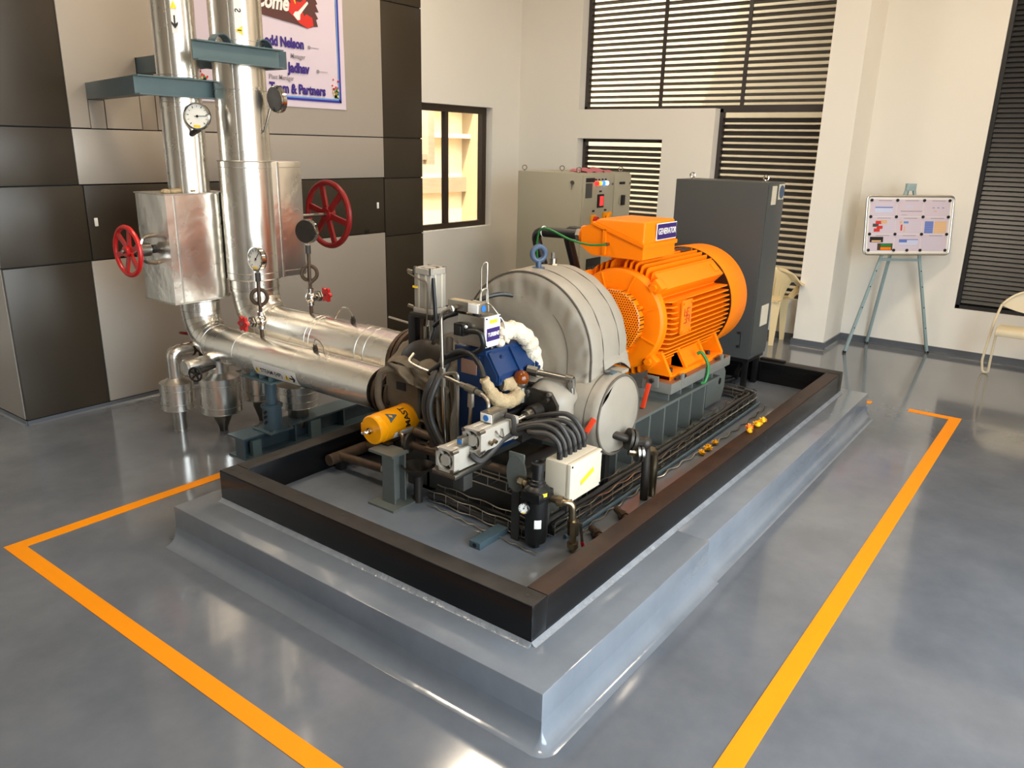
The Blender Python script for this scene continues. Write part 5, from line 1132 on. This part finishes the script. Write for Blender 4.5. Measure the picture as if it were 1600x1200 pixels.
for lab, off_, y0 in (('loose wavy wire lying nearest the frame rail', .0, .475), ):
    tag(MB().tube([(.92+.02*i, y0+.02*math.sin(i*.05)+.007*math.sin(i*.8), .199+.004*math.sin(i*.8+1)) for i in range(120)], .0035, 6).build('loose_wire', 'wirezinc'), lab, 'wire')
tag(MB().tube([(.70+.0012*i, .52+.0125*i, .199+.004*math.sin(i*.9)) for i in range(56)], .0035, 6).build('loose_wire', 'wirezinc'), 'loose wavy wire on the plinth in front of the base', 'wire')
sb = thing('steel_block', 'small teal box-section piece on the plinth in front of the base', 'block', (.67, .765, PH))
MB().box((.585, .735, PH), (.80, .795, PH+.032), .002).build('section', 'tealdark', sb); MB().cyl((.584, .765, PH+.016), (.590, .765, PH+.016), .010, n=10).build('hole', 'black', sb)
for lab, a, b in (('short rusty stud on the plinth nearest the brass valve', (.97, .36, .208), (1.03, .45, .215)), ('short rusty stud on the plinth right of the brass valve', (1.20, .35, .208), (1.27, .46, .215))):
    t = thing('pipe_stub', lab, 'pipe', a); MB().cyl(a, b, .017, n=12).build('stub', 'rustpipe', t); MB().cyl(V(a).lerp(V(b), .35), V(a).lerp(V(b), .6), .023, n=8).build('socket', 'rustpipe', t)
tag(MB().prism([(0, 0), (.12, 0), (.12, .05), (.02, .05)], (2.66, .60, PH), X, Z, (0, .05, 0)).build('offcut', 'bluepad'), 'small blue offcut beside the base under the generator', 'offcut')

# marigolds
def marigold(label, c, r, mt, flat=.8, n=34, seed=0):
    rnd = random.Random(seed); t = thing('marigold', label, 'flower', c, 'marigold flowers'); c = V(c)
    core = MB().sph(c+V((0, 0, r*flat*.7)), r*.72, (1, 1, flat), 10, 7).build('flower_head', mt, t)
    for k in range(n):
        a = rnd.uniform(0, 2*PI); e = math.acos(rnd.uniform(-.2, 1)); d = V((math.sin(e)*math.cos(a), math.sin(e)*math.sin(a), math.cos(e)*flat)); u = d.cross(Z)
        if u.length < .05: u = X.copy()
        u.normalize(); p = c+V((0, 0, r*flat*.75)); q = d*r; w_ = r*.22
        MB().add([p+q*.5-u*w_*.5, p+q*.5+u*w_*.5, p+q*.95+u*w_, p+q*1.08+V((0, 0, r*.05)), p+q*.95-u*w_], [(0, 1, 2, 3, 4)]).build('petal', mt, t, smooth=False)
marigold('orange marigold ball on the frame rail near the generator', (2.383, .250, FZ), .024, 'marigoldorange', .95, 26, 1)
for lab, c, r in (('yellow marigold lying against the orange one', (2.345, .232, FZ), .019), ('yellow marigold in the middle of the pair on the rail', (2.475, .236, FZ), .029), ('yellow marigold farthest back on the rail', (2.565, .238, FZ), .024)): marigold(lab, c, r, 'marigold', .75, 26, int(c[0]*1000))
for lab, c, r in (('nearest of three yellow marigolds on the plinth inside the rail', (2.24, .455, PH), .024), ('middle of three yellow marigolds on the plinth inside the rail', (2.325, .455, PH), .028), ('farthest of three yellow marigolds on the plinth inside the rail', (2.44, .46, PH), .022)): marigold(lab, c, r, 'marigold', .75, 24, int(c[0]*1000))

# ================================================================ cabinets
vf = thing('drive_cabinet', 'tall dark grey drive cabinet behind the generator', 'cabinet', (3.82, 1.07, PH))
x0, x1, y0, y1, z0, z1 = 3.63, 3.965, .735, 1.41, .415, 1.648
MB().box((x0, y0, z0), (x1, y1, z1), .004).build('body', 'cabgrey', vf)
dr_ = MB().box((x0+.008, y0-.006, z0+.03), (x1-.008, y0, z1-.02), .003).build('door', 'cabgrey', vf)
MB().box((x0+.07, y0-.010, 1.50), (x0+.155, y0-.006, 1.625)).build('label_sheet', 'whitebox', dr_); sk_ = MB().box((x1-.135, y0-.010, 1.53), (x1-.03, y0-.006, 1.635)).build('round_badge', 'whitebox', dr_); MB().lathe((x1-.082, y0-.010, 1.582), (0, -1, 0), [(.025, .0), (.045, 0), (.045, .003), (.025, .003)], 24).build('badge_ring', 'bluepad', sk_)
MB().box((x0+.13, y0-.010, .64), (x0+.27, y0-.006, .79)).build('label_sheet', 'whitebox', dr_)
for zz in (.60, .50): MB().cyl((x0, y0+.09, zz), (x0-.006, y0+.09, zz), .010, n=8).build('screw', 'steel', vf)
MB().box((x0-.002, y0+.075, .49), (x0, y0+.078, .61)).build('seam', 'ink', vf)
for yy, xx in ((y1-.10, x0+.05), (y0+.05, x0+.08)): 
    e = MB(); e.cyl((xx, yy, z1), (xx, yy, z1+.012), .008, n=8); e.torus((xx, yy, z1+.028), (1, .3, 0), .017, .005, 20, 6); e.build('lifting_eye', 'chrome', vf)
for xx, yy in ((x0+.03, y0+.03), (x1-.09, y0+.03), (x0+.03, y1-.03), (x1-.09, y1-.03)): MB().box((xx-.018, yy-.018, PH), (xx+.018, yy+.018, z0), .002).build('leg', 'black', vf)
MB().box((x0+.01, y0+.01, z0-.03), (x1-.01, y1-.01, z0)).build('plinth_rail', 'black', vf)
MB().box((x1-.02, y0-.16, .348), (x1+.02, y0+.02, .366)).build('bar', 'black', vf)
tag(MB().tube(spline([(3.75, .80, .43), (3.70, .80, .38), (3.70, .83, .30), (3.73, .86, .23), (3.6, .95, .21), (3.45, 1.0, .21)], 6), .018, 10).build('conduit', 'rubber'), 'black flexible conduit hanging under the dark grey cabinet', 'conduit')

cp = thing('control_panel', 'beige-grey control cabinet with lamps and switches by the window wall', 'cabinet', (5.4, 3.35, 0))
x0, x1, y0, y1, z0, z1 = 4.85, 5.82, 2.985, 3.735, .10, 1.610
MB().box((x0, y0, z0), (x1, y1, z1), .004).build('body', 'panelgrey', cp); MB().box((x0+.02, y0+.02, 0), (x1-.02, y1-.02, .10)).build('plinth_base', 'darkiron', cp)
xm = x0+.60
d1 = MB().box((x0+.03, y0-.022, 1.06), (xm, y0, z1-.02), .004).build('door', 'panelgrey', cp); d2 = MB().box((xm+.012, y0-.022, .13), (x1-.01, y0, z1-.02), .004).build('door', 'panelgrey', cp); d3 = MB().box((x0+.03, y0-.022, .13), (xm, y0, 1.05), .004).build('door', 'panelgrey', cp)
yf = y0-.022
MB().box((x0+.06, yf-.003, z1-.085), (x0+.22, yf, z1-.045)).build('name_plate', 'ink', d1); MB().box((x0+.06, yf-.003, z1-.235), (x0+.18, yf, z1-.095)).build('grey_plate', 'cabgrey', d1)
for k, (xx, mt_) in enumerate(((.245, 'lamp_red'), (.305, 'lamp_amber'), (.37, 'lamp_blue'), (.43, 'lamp_white'))):
    l_ = MB().cyl((x0+xx, yf, z1-.098), (x0+xx, yf-.030, z1-.098), .020, n=16).build('indicator_lamp', mt_, d1); MB().box((x0+xx-.018, yf-.003, z1-.07), (x0+xx+.018, yf, z1-.055)).build('lamp_tag', 'ink', d1)
mt1 = MB().box((x0+.285, yf-.012, z1-.335), (x0+.40, yf, z1-.205), .003).build('digital_meter', 'ink', d1); MB().box((x0+.32, yf-.014, z1-.315), (x0+.385, yf-.011, z1-.225)).build('meter_display', 'lamp_red', mt1)
MB().box((x0+.32, yf-.003, z1-.185), (x0+.365, yf, z1-.168)).build('lamp_tag', 'ink', d1)
s1 = MB().box((x0+.175, yf-.020, z1-.50), (x0+.255, yf, z1-.40), .004).build('rotary_switch', 'yellow', d1); MB().cyl((x0+.225, yf-.018, z1-.45), (x0+.225, yf-.055, z1-.45), .035, n=18).build('switch_knob', 'red', s1)
s2 = MB().box((x0+.40, yf-.020, z1-.49), (x0+.49, yf, z1-.385), .004).build('rotary_switch', 'yellow', d1); MB().bar((x0+.43, yf-.035, z1-.46), (x0+.51, yf-.035, z1-.39), .028, .03, Y).build('switch_handle', 'yellow', s2); MB().box((x0+.43, yf-.024, z1-.46), (x0+.46, yf-.02, z1-.42)).build('switch_mark', 'red', s2)
for xx in (.20, .43): MB().box((x0+xx, yf-.003, z1-.372), (x0+xx+.045, yf, z1-.355)).build('lamp_tag', 'ink', d1)
for zz in (1.50, 1.12): MB().cyl((xm-.03, yf, zz), (xm-.03, yf-.01, zz), .012, n=12).build('door_lock', 'steel', d1)
for xx in (.125, .165, .205): MB().cyl((xm+xx, yf, z1-.105), (xm+xx, yf-.012, z1-.105), .013, n=12).build('push_button', 'ink', d2)
MB().box((xm+.15, yf-.03, z1-.33), (xm+.21, yf, z1-.225), .010).build('switch_knob', 'ink', d2); MB().cyl((xm+.16, yf, z1-.28), (xm+.16, yf-.006, z1-.28), .05, n=20).build('switch_rose', 'panelgrey', d2)
MB().cyl((x1-.03, yf, 1.50), (x1-.03, yf-.01, 1.50), .012, n=12).build('door_lock', 'steel', d2)
for k in range(5):
    MB().box((x0+.155+.058*k, yf-.008, .965), (x0+.195+.058*k, yf, 1.025), .003).build('meter_button', 'lamp_red' if k == 1 else 'ink', d3)
ms = MB().box((x0+.13, yf-.012, .40), (x0+.40, yf, .78), .004).build('relay_window', 'ink', d3)
for k in range(5): MB().box((x0+.155+.04*k, yf-.014, .52), (x0+.175+.04*k, yf-.011, .70)).build('relay_row', 'cabgrey', ms)
for xx, yy in ((x0+.04, y0+.05), (x0+.04, y1-.05), (x1-.12, y0+.05), (x0+.35, y0+.45)):
    e = MB(); e.cyl((xx, yy, z1), (xx, yy, z1+.012), .008, n=8); e.torus((xx, yy, z1+.032), (.8, .6, 0), .022, .005, 20, 6); e.build('lifting_eye', 'steel', cp)
k_ = MB(); k_.cyl((x0, y0+.09, 1.52), (x0-.012, y0+.09, 1.52), .020, n=14); k_.build('key_lock', 'steel', cp); MB().tube([(x0-.014, y0+.09, 1.52), (x0-.016, y0+.092, 1.45)], .003, 5).build('key', 'steel', cp)
tag(blanket('', [(5.05, 3.05, 1.615), (5.55, 3.05, 1.615), (5.55, 3.25, 1.650), (5.05, 3.25, 1.635)], 14, 8, .006, 9).build('cloth', 'pinkcloth', None, 80), 'faded pink cloth lying on top of the beige control cabinet', 'cloth')

# ================================================================ banner on the clad wall
bx0, bx1, bz0, bz1 = 1.655, 3.118, 2.112, 3.75; by = CY-.006
bn_ = thing('banner', 'lilac-white welcome banner with blue lettering on the clad wall behind the pipes', 'banner', ((bx0+bx1)/2, by, bz0))
n = 24; vs = []; fs = []
for j in range(n+1):
    for i in range(n+1):
        xx = bx0+(bx1-bx0)*i/n; zz = bz0+(bz1-bz0)*j/n; vs.append((xx, by-.0015*math.sin(xx*9+zz*5)-.001*math.sin(zz*13), zz))
for j in range(n):
    for i in range(n): k = j*(n+1)+i; fs.append((k, k+1, k+n+2, k+n+1))
MB().add(vs+[(v[0], by+.004, v[2]) for v in vs], fs+[tuple(len(vs)+q for q in reversed(f)) for f in fs]).build('sheet', 'banner', bn_)
yp = by-.0048
def bbox_(nm, a0, a1, b0, b1, mt, dy=0): MB().box((a0, yp-dy-.0008, b0), (a1, yp-dy, b1)).build(nm, mt, bn_)
ins = .052
for nm, a0, a1, b0, b1 in (('border', bx0+ins, bx1-ins, bz0+ins, bz0+ins+.018), ('border', bx0+ins, bx1-ins, bz1-ins-.018, bz1-ins), ('border', bx0+ins, bx0+ins+.018, bz0+ins, bz1-ins), ('border', bx1-ins-.018, bx1-ins, bz0+ins, bz1-ins)): bbox_(nm, a0, a1, b0, b1, 'borderblue')
bbox_('border_line', bx0+ins+.018, bx1-ins-.018, bz0+ins+.018, bz0+ins+.030, 'borderlight'); bbox_('border_line', bx1-ins-.028, bx1-ins-.018, bz0+ins+.018, bz1-ins-.018, 'borderlight'); bbox_('border_line', bx0+ins+.018, bx0+ins+.028, bz0+ins+.018, bz1-ins-.018, 'borderlight')
def bp(px_, pz_): return V((px_, yp-.001, pz_))
def btext(s_, x_, z_, h_, mt, bold=.0, align='LEFT', shear=0, sx=1, nm='lettering'): return text(s_, nm, mt, bp(x_, z_), X, Z, h_, bn_, bold, align, .0004, shear, sx)
btext('odd Nelson', 2.315, 2.587, .072, 'inkblue', .0045, sx=.80)
btext('Manager', 2.555, 2.495, .036, 'inkgrey', .0005, sx=.85)
btext('Jadhav', 2.525, 2.405, .074, 'inkblue', .0045, sx=.80)
btext('Plant Manager', 2.335, 2.325, .036, 'inkgrey', .0005, sx=.85)
btext('Team & Partners', 2.335, 2.245, .074, 'inkblue', .0045, sx=.80)
for xx, zz in ((2.745, 2.575), (2.825, 2.40)): MB().cyl((xx, yp, zz), (xx, yp-.0008, zz), .014, n=14).build('bullet', 'inkgrey', bn_); MB().box((xx+.014, yp-.0008, zz-.002), (xx+.10, yp, zz+.002)).build('bullet_line', 'inkgrey', bn_)
# brush-stroke panel with chilli
bpoly = [(2.05, 2.80), (2.30, 2.765), (2.62, 2.735), (2.74, 2.715), (2.80, 2.735), (2.845, 2.74), (2.83, 2.79), (2.85, 2.80), (2.82, 2.845), (2.86, 2.85), (2.83, 2.90), (2.85, 2.91), (2.82, 2.96), (2.85, 2.97), (2.84, 3.03), (2.79, 3.06), (2.83, 3.12), (2.80, 3.20), (2.05, 3.26)]
MB().prism(bpoly, (0, yp, 0), X, Z, (0, -.0006, 0)).build('brush_panel', 'maroon', bn_)
yc2 = yp-.0016
chp = [(2.64, 3.16), (2.58, 3.10), (2.555, 3.02), (2.56, 2.94), (2.585, 2.88), (2.53, 2.895), (2.51, 2.90), (2.54, 2.83), (2.60, 2.79), (2.66, 2.745), (2.74, 2.715), (2.80, 2.74), (2.79, 2.80), (2.73, 2.82), (2.71, 2.80), (2.68, 2.86), (2.73, 2.90), (2.74, 2.95), (2.68, 2.90), (2.63, 2.90), (2.64, 2.96), (2.70, 3.02), (2.72, 3.10), (2.70, 3.16)]
MB().prism(chp, (0, yc2, 0), X, Z, (0, -.0006, 0)).build('chilli_mark', 'chili', bn_)
MB().prism([(2.60, 3.02), (2.595, 2.94), (2.625, 2.88), (2.63, 2.885), (2.615, 2.94), (2.615, 3.02)], (0, yc2-.0008, 0), X, Z, (0, -.0005, 0)).build('chilli_highlight', 'labelyellow', bn_)
MB().prism([(2.60, 2.80), (2.64, 2.765), (2.665, 2.77), (2.67, 2.81), (2.755, 2.90), (2.745, 2.915), (2.65, 2.83), (2.62, 2.825)], (0, yc2-.0008, 0), X, Z, (0, -.0005, 0)).build('white_mark', 'white', bn_)
btext('Wel', 2.30, 3.02, .115, 'white', .006, 'CENTER', .25, .85); btext('Come', 2.40, 2.87, .115, 'white', .006, 'CENTER', .25, .80)
fr_ = random.Random(4)
for cx_, sg in ((bx1-ins-.055, 1), (bx0+ins+.055, -1)):
    m = MB(); 
    for k in range(9): q_ = (cx_+fr_.uniform(-.045, .035), bz0+ins+.12+fr_.uniform(-.02, .07)); m.cyl((q_[0], yp-.001, q_[1]), (q_[0], yp-.0018, q_[1]), .008, n=7)
    m.build('flower_print', 'chili', bn_)['kind'] = 'stuff'
    m = MB()
    for k in range(10): m.prism([(-.012, 0), (.012, 0), (0, .04)], (cx_+fr_.uniform(-.04, .02), yp-.0018, bz0+ins+.03+fr_.uniform(0, .06)), X, Z, (0, -.0005, 0))
    m.build('leaf_print', 'green', bn_)['kind'] = 'stuff'
    m = MB()
    for k in range(6): q_ = (cx_+fr_.uniform(-.035, .03), bz0+ins+.05+fr_.uniform(0, .06)); m.cyl((q_[0], yp-.0022, q_[1]), (q_[0], yp-.0028, q_[1]), .010, n=8)
    m.build('blossom_print', 'papertan', bn_)['kind'] = 'stuff'

# ================================================================ easel with notice board
TL, TR, BL, BR = V((6.022, .657, 1.491)), V((6.573, .040, 1.499)), V((6.055, .620, .959)), V((6.600, .010, .962))
u = (TR-TL).normalized(); v = ((TL-BL)+(TR-BR)).normalized(); nrm = u.cross(v).normalized(); W_ = (TR-TL).length; H_ = (TL-BL).length*.99
es = thing('easel', 'grey-green tripod easel in the corner by the right wall', 'easel', (6.35, .4, 0))
apex = V((6.335, .365, 1.565))
for foot, top, nm in (((6.085, .665, 0), apex+u*-.03, 'leg'), ((6.640, .035, 0), apex+u*.03, 'leg'), ((6.66, .60, 0), apex-nrm*.04, 'leg')):
    MB().bar(foot, top, .024, .024, nrm, .002).build('leg', 'easel', es); MB().cyl(V(foot), V(foot)+V((0, 0, .02)), .018, n=10).build('rubber_foot', 'rubber', es)
MB().bar(apex+Z*-.03, apex+Z*.035, .09, .035, nrm, .003).build('top_cap', 'easel', es)
def legp(foot, top, z): foot, top = V(foot), V(top); return foot.lerp(top, (z-foot.z)/(top.z-foot.z))
zc = .905; a = legp((6.085, .665, 0), apex+u*-.03, zc); b = legp((6.640, .035, 0), apex+u*.03, zc)
MB().bar(a, b, .020, .024, Z, .002).build('cross_bar', 'easel', es)
for f_, t_ in (((6.085, .665, 0), apex+u*-.03), ((6.640, .035, 0), apex+u*.03)):
    for zz in (.25, .45, .65, .8): p = legp(f_, t_, zz)+nrm*.0125; MB().cyl(p, p+nrm*.002, .006, n=8).build('peg_hole', 'ink', es)
bd_ = thing('notice_board', 'white framed notice board with nine printed sheets on the easel', 'notice board', tuple(BL.lerp(BR, .5)))
O_ = BL.copy()
def quad(nm, a0, a1, b0, b1, d0, d1, mt, par=None, bev=0):
    m = MB(); m.hexa([O_+u*a0+v*b0+nrm*d0, O_+u*a1+v*b0+nrm*d0, O_+u*a1+v*b1+nrm*d0, O_+u*a0+v*b1+nrm*d0, O_+u*a0+v*b0+nrm*d1, O_+u*a1+v*b0+nrm*d1, O_+u*a1+v*b1+nrm*d1, O_+u*a0+v*b1+nrm*d1]); return m.build(nm, mt, par or bd_)
quad('backing', 0, W_, 0, H_, -.012, .004, 'white')
MB().tube(bend([O_+u*x_+v*y_+nrm*.002 for x_, y_ in ((W_/2, 0), (W_, 0), (W_, H_), (0, H_), (0, 0), (W_/2-.001, 0))], .04), .011, 8).build('frame', 'aludull', bd_)
mg = .028; cw, ch = (W_-2*mg)/3, (H_-2*mg)/3
for r in range(3):
    for c in range(3):
        a0, b0 = mg+c*cw, mg+(2-r)*ch; sh = quad('paper_sheet', a0+.002, a0+cw-.002, b0+.002, b0+ch-.002, .004, .0052, 'banner')
        def pr(nm, fa0, fa1, fb0, fb1, mt, lv=0): quad(nm, a0+cw*fa0, a0+cw*fa1, b0+ch*fb0, b0+ch*fb1, .0052+lv*.0006, .0058+lv*.0006, mt, sh)
        pr('title_line', .3, .8, .90, .93, 'inkgrey')
        k = r*3+c
        if k == 0: pr('table_head', .2, .85, .50, .56, 'paperblue'); pr('table_body', .2, .85, .24, .50, 'paperlight'); pr('text_line', .2, .9, .70, .72, 'paperlight'); pr('text_line', .2, .85, .08, .10, 'paperlight')
        if k == 1: pr('graph_line', .15, .95, .30, .34, 'inkgrey'); pr('graph_block', .35, .6, .55, .62, 'paperlight'); pr('text_line', .2, .4, .10, .12, 'inkgrey')
        if k == 2:
            for q in range(3): pr('tab', .33+.18*q, .41+.18*q, .50, .54, 'paperblue')
            pr('tag', .4, .5, .30, .35, 'papertan')
        if k == 3:
            for q, (fa, fb, m_) in enumerate(((.15, .42, 'cabgrey'), (.25, .58, 'chili'), (.3, .30, 'chili'), (.45, .62, 'papertan'), (.2, .14, 'chili'))): pr('picture_part', fa, fa+.22, fb, fb+.18, m_, q)
            for q in range(5): pr('text_line', .62, .95, .25+.12*q, .265+.12*q, 'paperlight')
        if k == 4:
            pr('picture_part', .15, .24, .62, .75, 'papertan'); pr('picture_part', .3, .48, .62, .74, 'borderlight'); pr('picture_part', .2, .26, .2, .55, 'chili'); pr('picture_part', .32, .36, .12, .45, 'papertan')
            for q in range(4): pr('text_line', .52, .95, .22+.14*q, .235+.14*q, 'paperlight')
        if k == 5:
            pr('blue_table', .10, .42, .06, .74, 'paperblue'); pr('tan_table', .47, .92, .06, .74, 'papertan')
            for q in range(6): pr('table_line', .11, .41, .14+.1*q, .15+.1*q, 'paperlight', 1); pr('table_line', .5, .9, .14+.1*q, .148+.1*q, 'white', 1)
        if k == 6: pr('photo', .08, .58, .52, .84, 'darkiron'); pr('photo_detail', .15, .5, .55, .64, 'papertan', 1); pr('photo', .38, .95, .06, .46, 'rustpipe'); pr('photo_detail', .5, .9, .08, .24, 'orange', 1); pr('photo_detail', .5, .9, .26, .44, 'green', 1)
        if k == 7: pr('table_head', .18, .48, .52, .70, 'paperblue'); pr('table_body', .48, .90, .52, .66, 'paperlight'); pr('table_head', .48, .90, .66, .70, 'paperblue'); pr('table_body', .18, .90, .38, .50, 'paperlight'); pr('text_line', .18, .9, .22, .24, 'paperlight')
        if k == 8:
            for q in range(7): pr('text_line', .1, .75-.08*(q % 3), .15+.1*q, .165+.1*q, 'paperlight')
for r, cs in ((3, (0, 1, 2, 3)), (2, (0, 1, 2, 3)), (1, (0, 1, 2, 3)), (0, (0, 1, 1.5, 2, 3))):
    for c in cs:
        p = O_+u*(mg+c*cw+(.012 if c == 0 else -.012 if c == 3 else 0))+v*(mg+r*ch-(.010 if r == 3 else -.010 if r == 0 else 0))+nrm*.0055
        MB().cyl(p, p+nrm*.008, .0135, n=16).build('magnet', 'ink', bd_)

# ================================================================ chairs
pc = thing('plastic_chair', 'beige moulded plastic armchair half hidden by the dark grey cabinet', 'chair', (6.03, 1.44, 0))
def tp(p, q, w0, w1, nm, mt, par, t=.035):
    p, q = V(p), V(q); d = (q-p).normalized(); s_ = V((-.35, 1, 0)).normalized(); f = d.cross(s_).normalized(); m = MB()
    m.hexa([p-s_*w0/2-f*t/2, p+s_*w0/2-f*t/2, p+s_*w0/2+f*t/2, p-s_*w0/2+f*t/2, q-s_*w1/2-f*t/2, q+s_*w1/2-f*t/2, q+s_*w1/2+f*t/2, q-s_*w1/2+f*t/2]); return m.build(nm, mt, par)
for a, b in (((5.875, 1.315, 0), (5.915, 1.325, .44)), ((6.225, 1.325, 0), (6.19, 1.335, .44)), ((5.87, 1.66, 0), (5.90, 1.64, .44)), ((6.225, 1.66, 0), (6.19, 1.64, .44))): tp(a, b, .045, .085, 'leg', 'beigeplastic', pc)
def shell(rows, th, nm, par, mt):
    n = len(rows[0]); vs = [V(p) for r in rows for p in r]; k = len(vs); f_ = [(j*n+i, j*n+i+1, (j+1)*n+i+1, (j+1)*n+i) for j in range(len(rows)-1) for i in range(n-1)]
    m = MB(); m.add(vs+[p+V(th) for p in vs], f_+[tuple(k+q for q in reversed(f)) for f in f_]+[(i, i+1, k+i+1, k+i) for i in range(n-1)]+[((len(rows)-1)*n+i, (len(rows)-1)*n+i+1, k+(len(rows)-1)*n+i+1, k+(len(rows)-1)*n+i) for i in range(n-1)]+[(j*n, (j+1)*n, k+(j+1)*n, k+j*n) for j in range(len(rows)-1)]+[(j*n+n-1, (j+1)*n+n-1, k+(j+1)*n+n-1, k+j*n+n-1) for j in range(len(rows)-1)])
    return m.build(nm, mt, par, 60)
N = 12
shell([[(5.875+.36*j/N, 1.29+.38*i/N, .455-.03*math.sin(PI*i/N)*math.sin(PI*j/N)) for i in range(N+1)] for j in range(N+1)], (0, 0, -.02), 'seat', pc, 'beigeplastic')
yc_ = 1.44
shell([[(5.905-.075*(z-.45)/.35+.10*(-1+2*i/16)**2*min(1, hw/.25), yc_+hw*(-1+2*i/16), z) for i in range(17)] for z, hw in ((.44, .150), (.50, .165), (.56, .185), (.62, .215), (.66, .235), (.70, .235), (.735, .215), (.76, .18), (.775, .13), (.785, .05))], (.016, 0, 0), 'backrest', pc, 'beigeplastic')
for k in range(-3, 4): MB().tube([(5.893-.02+.1*(k*.25)**2, yc_+k*.045, .50), (5.862-.02+.1*(k*.28)**2, yc_+k*.052, .70)], .006, 6).build('back_ridge', 'beigeplastic', pc)
for sd in (-1, 1):
    yo = yc_+sd*.285; yi = yc_+sd*.13
    pts = spline([(5.865, yc_+sd*.10, .772), (5.90, yc_+sd*.215, .735), (5.945, yo+sd*-.01, .665), (6.03, yo, .62), (6.14, yo, .605), (6.20, yo-sd*.05, .57), (6.20, yc_+sd*.16, .45)], 6)
    rows = [[(p.x-.0, p.y-.028, p.z+.004), (p.x, p.y, p.z+.010), (p.x, p.y+.028, p.z+.004)] for p in pts]
    shell(rows, (0, 0, -.022), 'armrest', pc, 'beigeplastic')
fc = thing('folding_chair', 'cream metal-framed chair with curved shell back at the right edge', 'chair', (6.2, -.78, 0))
yc_ = -.80
for sd in (1, -1):
    def P_(x, y, z): return (x, yc_+sd*(y-yc_), z)
    MB().tube(bend([P_(6.25, -.535, .62), P_(6.22, -.505, .46), P_(6.19, -.475, .11), P_(6.18, -.495, .010), P_(6.16, -.540, .010), P_(6.16, -.540, .16), P_(6.15, -.545, .43)], .025), .0105, 10).build('side_frame', 'creamchair', fc)
rows = []
for j in range(7):
    row = []
    for i in range(21):
        t = i/20; e = abs(2*t-1); zt = .745-.125*e**3.0; zb = .545+.06*e**2; z = zb+(zt-zb)*j/6
        row.append((6.25+.06*math.sin(PI*t)+.03*(z-.6), -.540-.52*t, z))
    rows.append(row)
shell(rows, (.012, 0, 0), 'back_shell', fc, 'creamchair')
MB().tube(rows[-1], .011, 8).build('back_rim', 'creamchair', fc)
MB().box((5.95, -1.05, .385), (6.24, -.545, .445), .022).build('seat', 'creamchair', fc)
